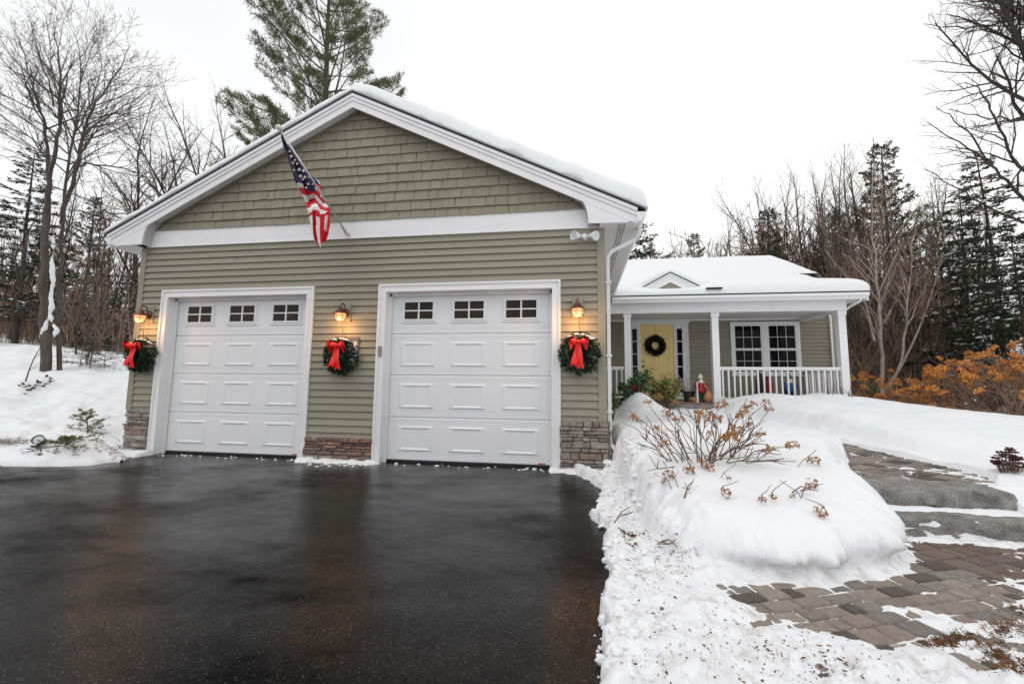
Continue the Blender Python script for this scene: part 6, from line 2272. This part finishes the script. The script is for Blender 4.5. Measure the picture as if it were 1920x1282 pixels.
# ---- orange hydrangeas along the right edge
def orange_shrub(cx, cy, w, h, n, seed, label, lean=0):
    r = np.random.default_rng(seed); z = height(cx, cy) - .05
    root = empty('hydrangea', (cx, cy, z), label=label, cat='shrub', group='orange flowered shrubs along the right side')
    S = TB(); pts = []
    for i in range(n):
        az = r.uniform(0, 6.28); rr = w * r.uniform(.1, 1) ** .6; hh = h * r.uniform(.45, 1) * (1.1 - .45 * (rr / w) ** 2)
        tip = np.array([math.cos(az) * rr + lean * hh, math.sin(az) * rr * .7, hh])
        b0 = np.array([r.normal() * .12, r.normal() * .1, 0])
        m = b0 + (tip - b0) * .5 + np.array([0, 0, .16 * h])
        tt = np.linspace(0, 1, 7)[:, None]
        c_ = (1 - tt) ** 2 * b0 + 2 * tt * (1 - tt) * (m + [0, 0, .1 * h]) + tt ** 2 * tip + r.normal(size=(7, 3)) * .012
        S.tube(c_, np.linspace(.009, .004, 7), 4)
        for k in range(4):
            j = r.integers(2, 6); d = side_dir(r, c_[j] - c_[j - 1], RAD(42)); d[2] += .1
            S.tube(curve_branch(r, c_[j], d, r.uniform(.12, .4), 4, .12, -.02), np.linspace(.005, .0025, 5), 3)
        pts.append(tip)
    link('stems', S.mesh('stems', stem_tan, True), root)
    for i, p in enumerate(pts):
        if r.uniform() < .72:
            o = link('flower_head', oheads[i % 3], root); o.location = p; s = r.uniform(.8, 1.45); o.scale = (s, s, s * .8); o.rotation_euler = (r.uniform(-.7, .7), r.uniform(-.7, .7), r.uniform(0, 6))
    sb = MB()
    for i in range(7):
        p = pts[r.integers(len(pts))] * r.uniform(.4, .95)
        sb.ball(p + np.array([cx, cy, z]), r.uniform(.012, .032), 7, (1.2, 1.1, .75), .35, rng)
    sb.build('snow_clump', snow, root, smooth=True)


oheads = [flower_head(s, .085, dryorange, 30) for s in (91, 92, 93)]
for (u, Y, w, h, n, seed, lb) in ((1640, 6.6, .9, 1.62, 52, 201, 'orange flowered leafless shrub next to the right porch post'),
                                  (1700, 5.9, .95, 1.62, 46, 202, 'orange flowered shrub, second from the porch along the snow'),
                                  (1768, 5.2, .95, 1.66, 50, 203, 'arching orange flowered shrub in the middle of the row at the right'),
                                  (1838, 4.7, 1.0, 1.62, 72, 204, 'tan-stemmed orange shrub, second from the right edge'),
                                  (1915, 4.2, 1.05, 1.86, 84, 205, 'tallest orange flowered shrub, cut off by the right edge')):
    x, y = spot(u, Y); orange_shrub(x, y, w, h, n, seed, lb)
# tangle of low bare twigs under them
W = TB(); r = np.random.default_rng(66)
for i in range(240):
    u = r.uniform(1610, 1960); Y = np.interp(u, [1600, 1960], [6.6, 3.9]) + r.uniform(-.5, 1.2); x, y = spot(u, Y); z = height(x, y)
    pt = curve_branch(r, (x, y, z - .05), (r.normal() * .8, r.normal() * .8, .9), r.uniform(.5, 1.3), 6, .12, -.09)
    W.tube(pt, np.linspace(.007, .003, len(pt)), 3)
    grow(W, W, r, pt, .006, .003, 0, 1, (5,), (.35,), up=-.02, start=.2, minr=.003)
o = link('brushwood', W.mesh('brushwood', twig_warm)); tag(o, 'tangle of bare twigs under the orange shrubs', 'brush', kind='stuff')
leafy_shrub('boxwood_shrub', 'small dark evergreen shrub among the orange ones next to the porch', px_cloud([(1640, 735, 12), (1645, 745, 10), (1635, 728, 8)], 40, 87, 6.1, 6.5, .1), 88, leafg, .07, .013, 12, .6, 0)

# twigs sticking up by the right porch post
W = TB()
for i in range(16):
    u = r.uniform(1545, 1605); x, y = spot(u, r.uniform(3.9, 4.4)); z = height(x, y)
    pt = curve_branch(r, (x, y, z - .03), (r.normal() * .5, r.normal() * .4, 1), r.uniform(.12, .42), 4, .12, -.05)
    W.tube(pt, np.linspace(.007, .003, len(pt)), 4)
o = link('twig_clump', W.mesh('twig_clump', twig)); tag(o, 'dark twigs sticking out of the snow in front of the right end of the railing', 'twigs')

# sedum heads in the snow at the far right
p = ray_ground(1893, 885)
sd_ = empty('sedum', [float(q) for q in p], label='maroon seed heads of a sedum standing in the snow at the right edge', cat='plant')
S, Hd = TB(), TB(); r = np.random.default_rng(68)
for i in range(46):
    a = r.uniform(0, 6.3); rr = .105 * math.sqrt(r.uniform(0, 1)); h = .20 * (1 - (rr / .12) ** 2) * r.uniform(.55, 1) + .015
    q = np.array([math.cos(a) * rr, math.sin(a) * rr, h]); S.tube([[q[0] * .5, q[1] * .5, -.05], q], [.004, .003], 4)
    for k in range(10):
        az = k * .63; Hd.blades([q], [[math.cos(az), math.sin(az), r.uniform(-.05, .25)]], .032, .011, r)
link('stems', S.mesh('stems', stem_m), sd_); link('seed_heads', Hd.mesh('seed_heads', maroon), sd_)

# ---- small evergreens in the heap on the left
def sprig_shrub(name, label, base, h, w, n, seed, m, lean=(0, 0)):
    r = np.random.default_rng(seed)
    root = empty(name, base, label=label, cat='shrub'); S, Nn = TB(), TB()
    tr = curve_branch(r, (0, 0, -.05), (lean[0], lean[1], 1), h, 7, .05, 0); S.tube(tr, np.linspace(.012, .004, len(tr)), 5)
    for i in range(n):
        t = .12 + .85 * i / n; q = t * (len(tr) - 1); k = min(int(q), len(tr) - 2); p = tr[k] + (tr[k + 1] - tr[k]) * (q - k)
        az = i * 2.4; l = w * (1.15 - t) * r.uniform(.6, 1.1); el = .1 + .6 * t
        br = curve_branch(r, p, (math.cos(az) * math.cos(el), math.sin(az) * math.cos(el), math.sin(el)), l, 5, .08, -.05)
        S.tube(br, np.linspace(.005, .002, len(br)), 3)
        for s_ in range(4):
            j = r.integers(1, 5); d = side_dir(r, br[j] - br[j - 1], RAD(45)); d[2] *= .4
            sb = curve_branch(r, br[j], d, l * .3, 2, .08, -.03); S.tube(sb, [.003, .002, .002], 3)
            mm = 16; u = r.uniform(0, 1, mm); pp = sb[0] + (sb[-1] - sb[0]) * u[:, None]
            Nn.blades(pp, (sb[-1] - sb[0]) / (np.linalg.norm(sb[-1] - sb[0]) + 1e-9) + r.normal(size=(mm, 3)) * .6, .03, .004, r)
        mm = 34; u = r.uniform(.2, 1, mm) * (len(br) - 1); kk = np.minimum(u.astype(int), len(br) - 2); pp = br[kk] + (br[kk + 1] - br[kk]) * (u - kk)[:, None]
        Nn.blades(pp, (br[kk + 1] - br[kk]) * 10 + r.normal(size=(mm, 3)) * .6, .035, .004, r)
    link('stems', S.mesh('stems', stem_m), root); link('foliage', Nn.mesh('foliage', m), root)


g = ray_ground(165, 812)
sprig_shrub('hemlock_sapling', 'small feathery hemlock sapling in the snow heap by the left stone pier', [float(q) for q in g], .46, .48, 22, 301, needle_y)
g = ray_ground(125, 832)
sprig_shrub('juniper', 'flat yellow green juniper pressed down in the snow heap on the left', [float(q) for q in g], .16, .42, 16, 302, needle_y, lean=(.5, -.3))
g = ray_ground(70, 838)
lp = empty('garden_spotlight', [float(q) for q in g], label='small black garden spotlight at the tip of the snow heap on the left', cat='spotlight')
G = Vector([float(q) for q in g])
b = MB(); b.tube([G + Vector((0, 0, -.05)), G + Vector((0, 0, .06))], .012, 8); b.box(G.x - .09, G.x + .02, G.y - .02, G.y + .02, G.z - .0, G.z + .022); b.build('stake', plastic_black, lp)
ax = Vector((.45, -.75, .45)).normalized()
b = MB(); b.lathe([(.03, -.07), (.05, -.02), (.062, .05), (.066, .055), (.056, .05), (.05, .03)], G + Vector((.03, 0, .085)), 16, ax); b.build('lamp_head', plastic_black, lp, smooth=True)
b = MB(); b.lathe([(0, .035), (.053, .042), (.053, .044)], G + Vector((.03, 0, .085)), 16, ax); b.build('lens', lens_m, lp)
# dead stalks on the heap and grit
W = TB()
for i in range(46):
    g = ray_ground(rng.uniform(60, 262), rng.uniform(822, 852))
    if g is None: continue
    d = np.array([rng.gauss(0, 1), rng.gauss(0, .6), abs(rng.gauss(0, .35))])
    pt = curve_branch(r, np.array(g) - [0, 0, .01], d, rng.uniform(.06, .22), 3, .2, -.1); W.tube(pt, np.linspace(.006, .003, 4), 3)
o = link('dead_stalk', W.mesh('dead_stalk', wood_grey)); tag(o, 'grey dead stalks flattened in the snow heap on the left', 'stalks', kind='stuff')
# sapling whip and dark leaves on the left slope
g = ray_ground(47, 714); W = TB()
pt = curve_branch(r, np.array(g) - [0, 0, .05], (.25, 0, 1), 1.0, 7, .04, .0); W.tube(pt, np.linspace(.016, .006, len(pt)), 5); grow(W, W, r, pt, .014, .006, 0, 2, (5, 6), (.4, .4), up=.05, start=.3, minr=.004)
me = W.mesh('stems', twig); me.transform(Matrix.Translation(-Vector(g))); root = empty('sapling', [float(q) for q in g], label='thin leafless sapling leaning on the snow slope left of the big maple', cat='sapling'); link('stems', me, root)
W = TB()
for i in range(40):
    u = rng.uniform(40, 100); g = ray_ground(u, 732 - (u - 40) * .28 + rng.gauss(0, 4))
    if g is not None: W.blades([np.array(g) + [0, 0, .02]], [[rng.gauss(0, 1), rng.gauss(0, 1), .3]], .10, .03, r)
o = link('dead_leaf', W.mesh('dead_leaf', bark_dark)); tag(o, 'dark dead leaves in a line on the left snow slope', 'leaves', kind='stuff')
# low branches with snow behind the maple foot
for k, (u, v) in enumerate(((150, 688), (168, 692), (195, 690))):
    g = ray_ground(u, v)
    sprig_shrub('evergreen_brush', ('low evergreen brush in the snow right of the maple foot, nearest to it', 'low evergreen brush in the middle of three right of the maple', 'low evergreen brush nearest the garage corner, right of the maple')[k], [float(q) for q in g], .8, .9, 24, 310 + k, hem)

# ---- dry grass and litter
def grass_patch(spots, n, ln, seed, label, m):
    r = np.random.default_rng(seed); W = TB(); C_, D_ = [], []
    for i in range(n):
        u, v, su, sv = spots[r.integers(len(spots))]
        g = ray_ground(u + r.normal() * su, v + r.normal() * sv)
        if g is None: continue
        C_.append(np.array([g[0], g[1], min(g[2], g[2]) - .003])); D_.append(np.array([r.normal() * .9, r.normal() * .7, abs(r.normal()) * .22 + .05]))
    m_ = len(C_)
    W.blades(C_, D_, r.uniform(.5, 1.1, m_) * ln, np.full(m_, .0022), r)
    o = link('dry_grass', W.mesh('dry_grass', m)); tag(o, label, 'grass', kind='stuff')


grass_patch([(1850, 1205, 22, 10), (1800, 1195, 12, 5), (1890, 1175, 22, 9), (1905, 1150, 16, 6), (1870, 1225, 18, 6), (1760, 1205, 14, 5), (1905, 1250, 12, 5)], 2800, .040, 401, 'brown dry grass melting out of the snow at the lower right', drygrass)
grass_patch([(30, 826, 22, 3), (10, 830, 16, 3)], 1300, .075, 402, 'strip of brown grass at the edge of the driveway, far left', drygrass)


def scatter(spots, n, ln, wd, seed, label, m, name):
    r = np.random.default_rng(seed); W = TB()
    for i in range(n):
        u, v, su, sv = spots[r.integers(len(spots))]
        g = ray_ground(u + r.normal() * su, v + r.normal() * sv)
        if g is None: continue
        W.blades([np.array(g) + [0, 0, .003]], [[r.normal(), r.normal(), .12 * r.normal()]], r.uniform(.4, 1.2) * ln, r.uniform(.4, 1.2) * wd, r)
    o = link(name, W.mesh(name, m)); tag(o, label, 'litter', kind='stuff')


scatter([(1175, 1005, 8, 5), (1186, 1018, 7, 5), (1195, 1000, 8, 4), (1165, 998, 7, 3)], 170, .035, .008, 403, 'chips of brown bark mulch on the snow beside the driveway', mulch, 'bark_mulch')
scatter([(1300, 1150, 90, 60), (1250, 1240, 90, 30), (1540, 1250, 120, 20), (1215, 1060, 40, 25), (1260, 1040, 30, 20), (1200, 930, 25, 25), (1500, 1215, 60, 20)], 900, .017, .004, 404, 'fine dark leaf litter trodden into the snow', litter, 'leaf_litter')
scatter([(130, 838, 40, 8), (220, 842, 25, 6), (80, 845, 18, 5)], 160, .07, .012, 406, 'dead leaves and grit on the snow heap at the left', litter, 'leaf_litter')
scatter([(1545, 1235, 18, 8), (1270, 1035, 14, 8), (1360, 870, 60, 40), (1235, 985, 25, 15), (1262, 1010, 15, 20)], 120, .035, .004, 405, 'small dark twigs and stalks scattered on the snow', litter, 'leaf_litter')

print('objects', len(bpy.data.objects), 'faces', sum(len(m.polygons) for m in bpy.data.meshes))
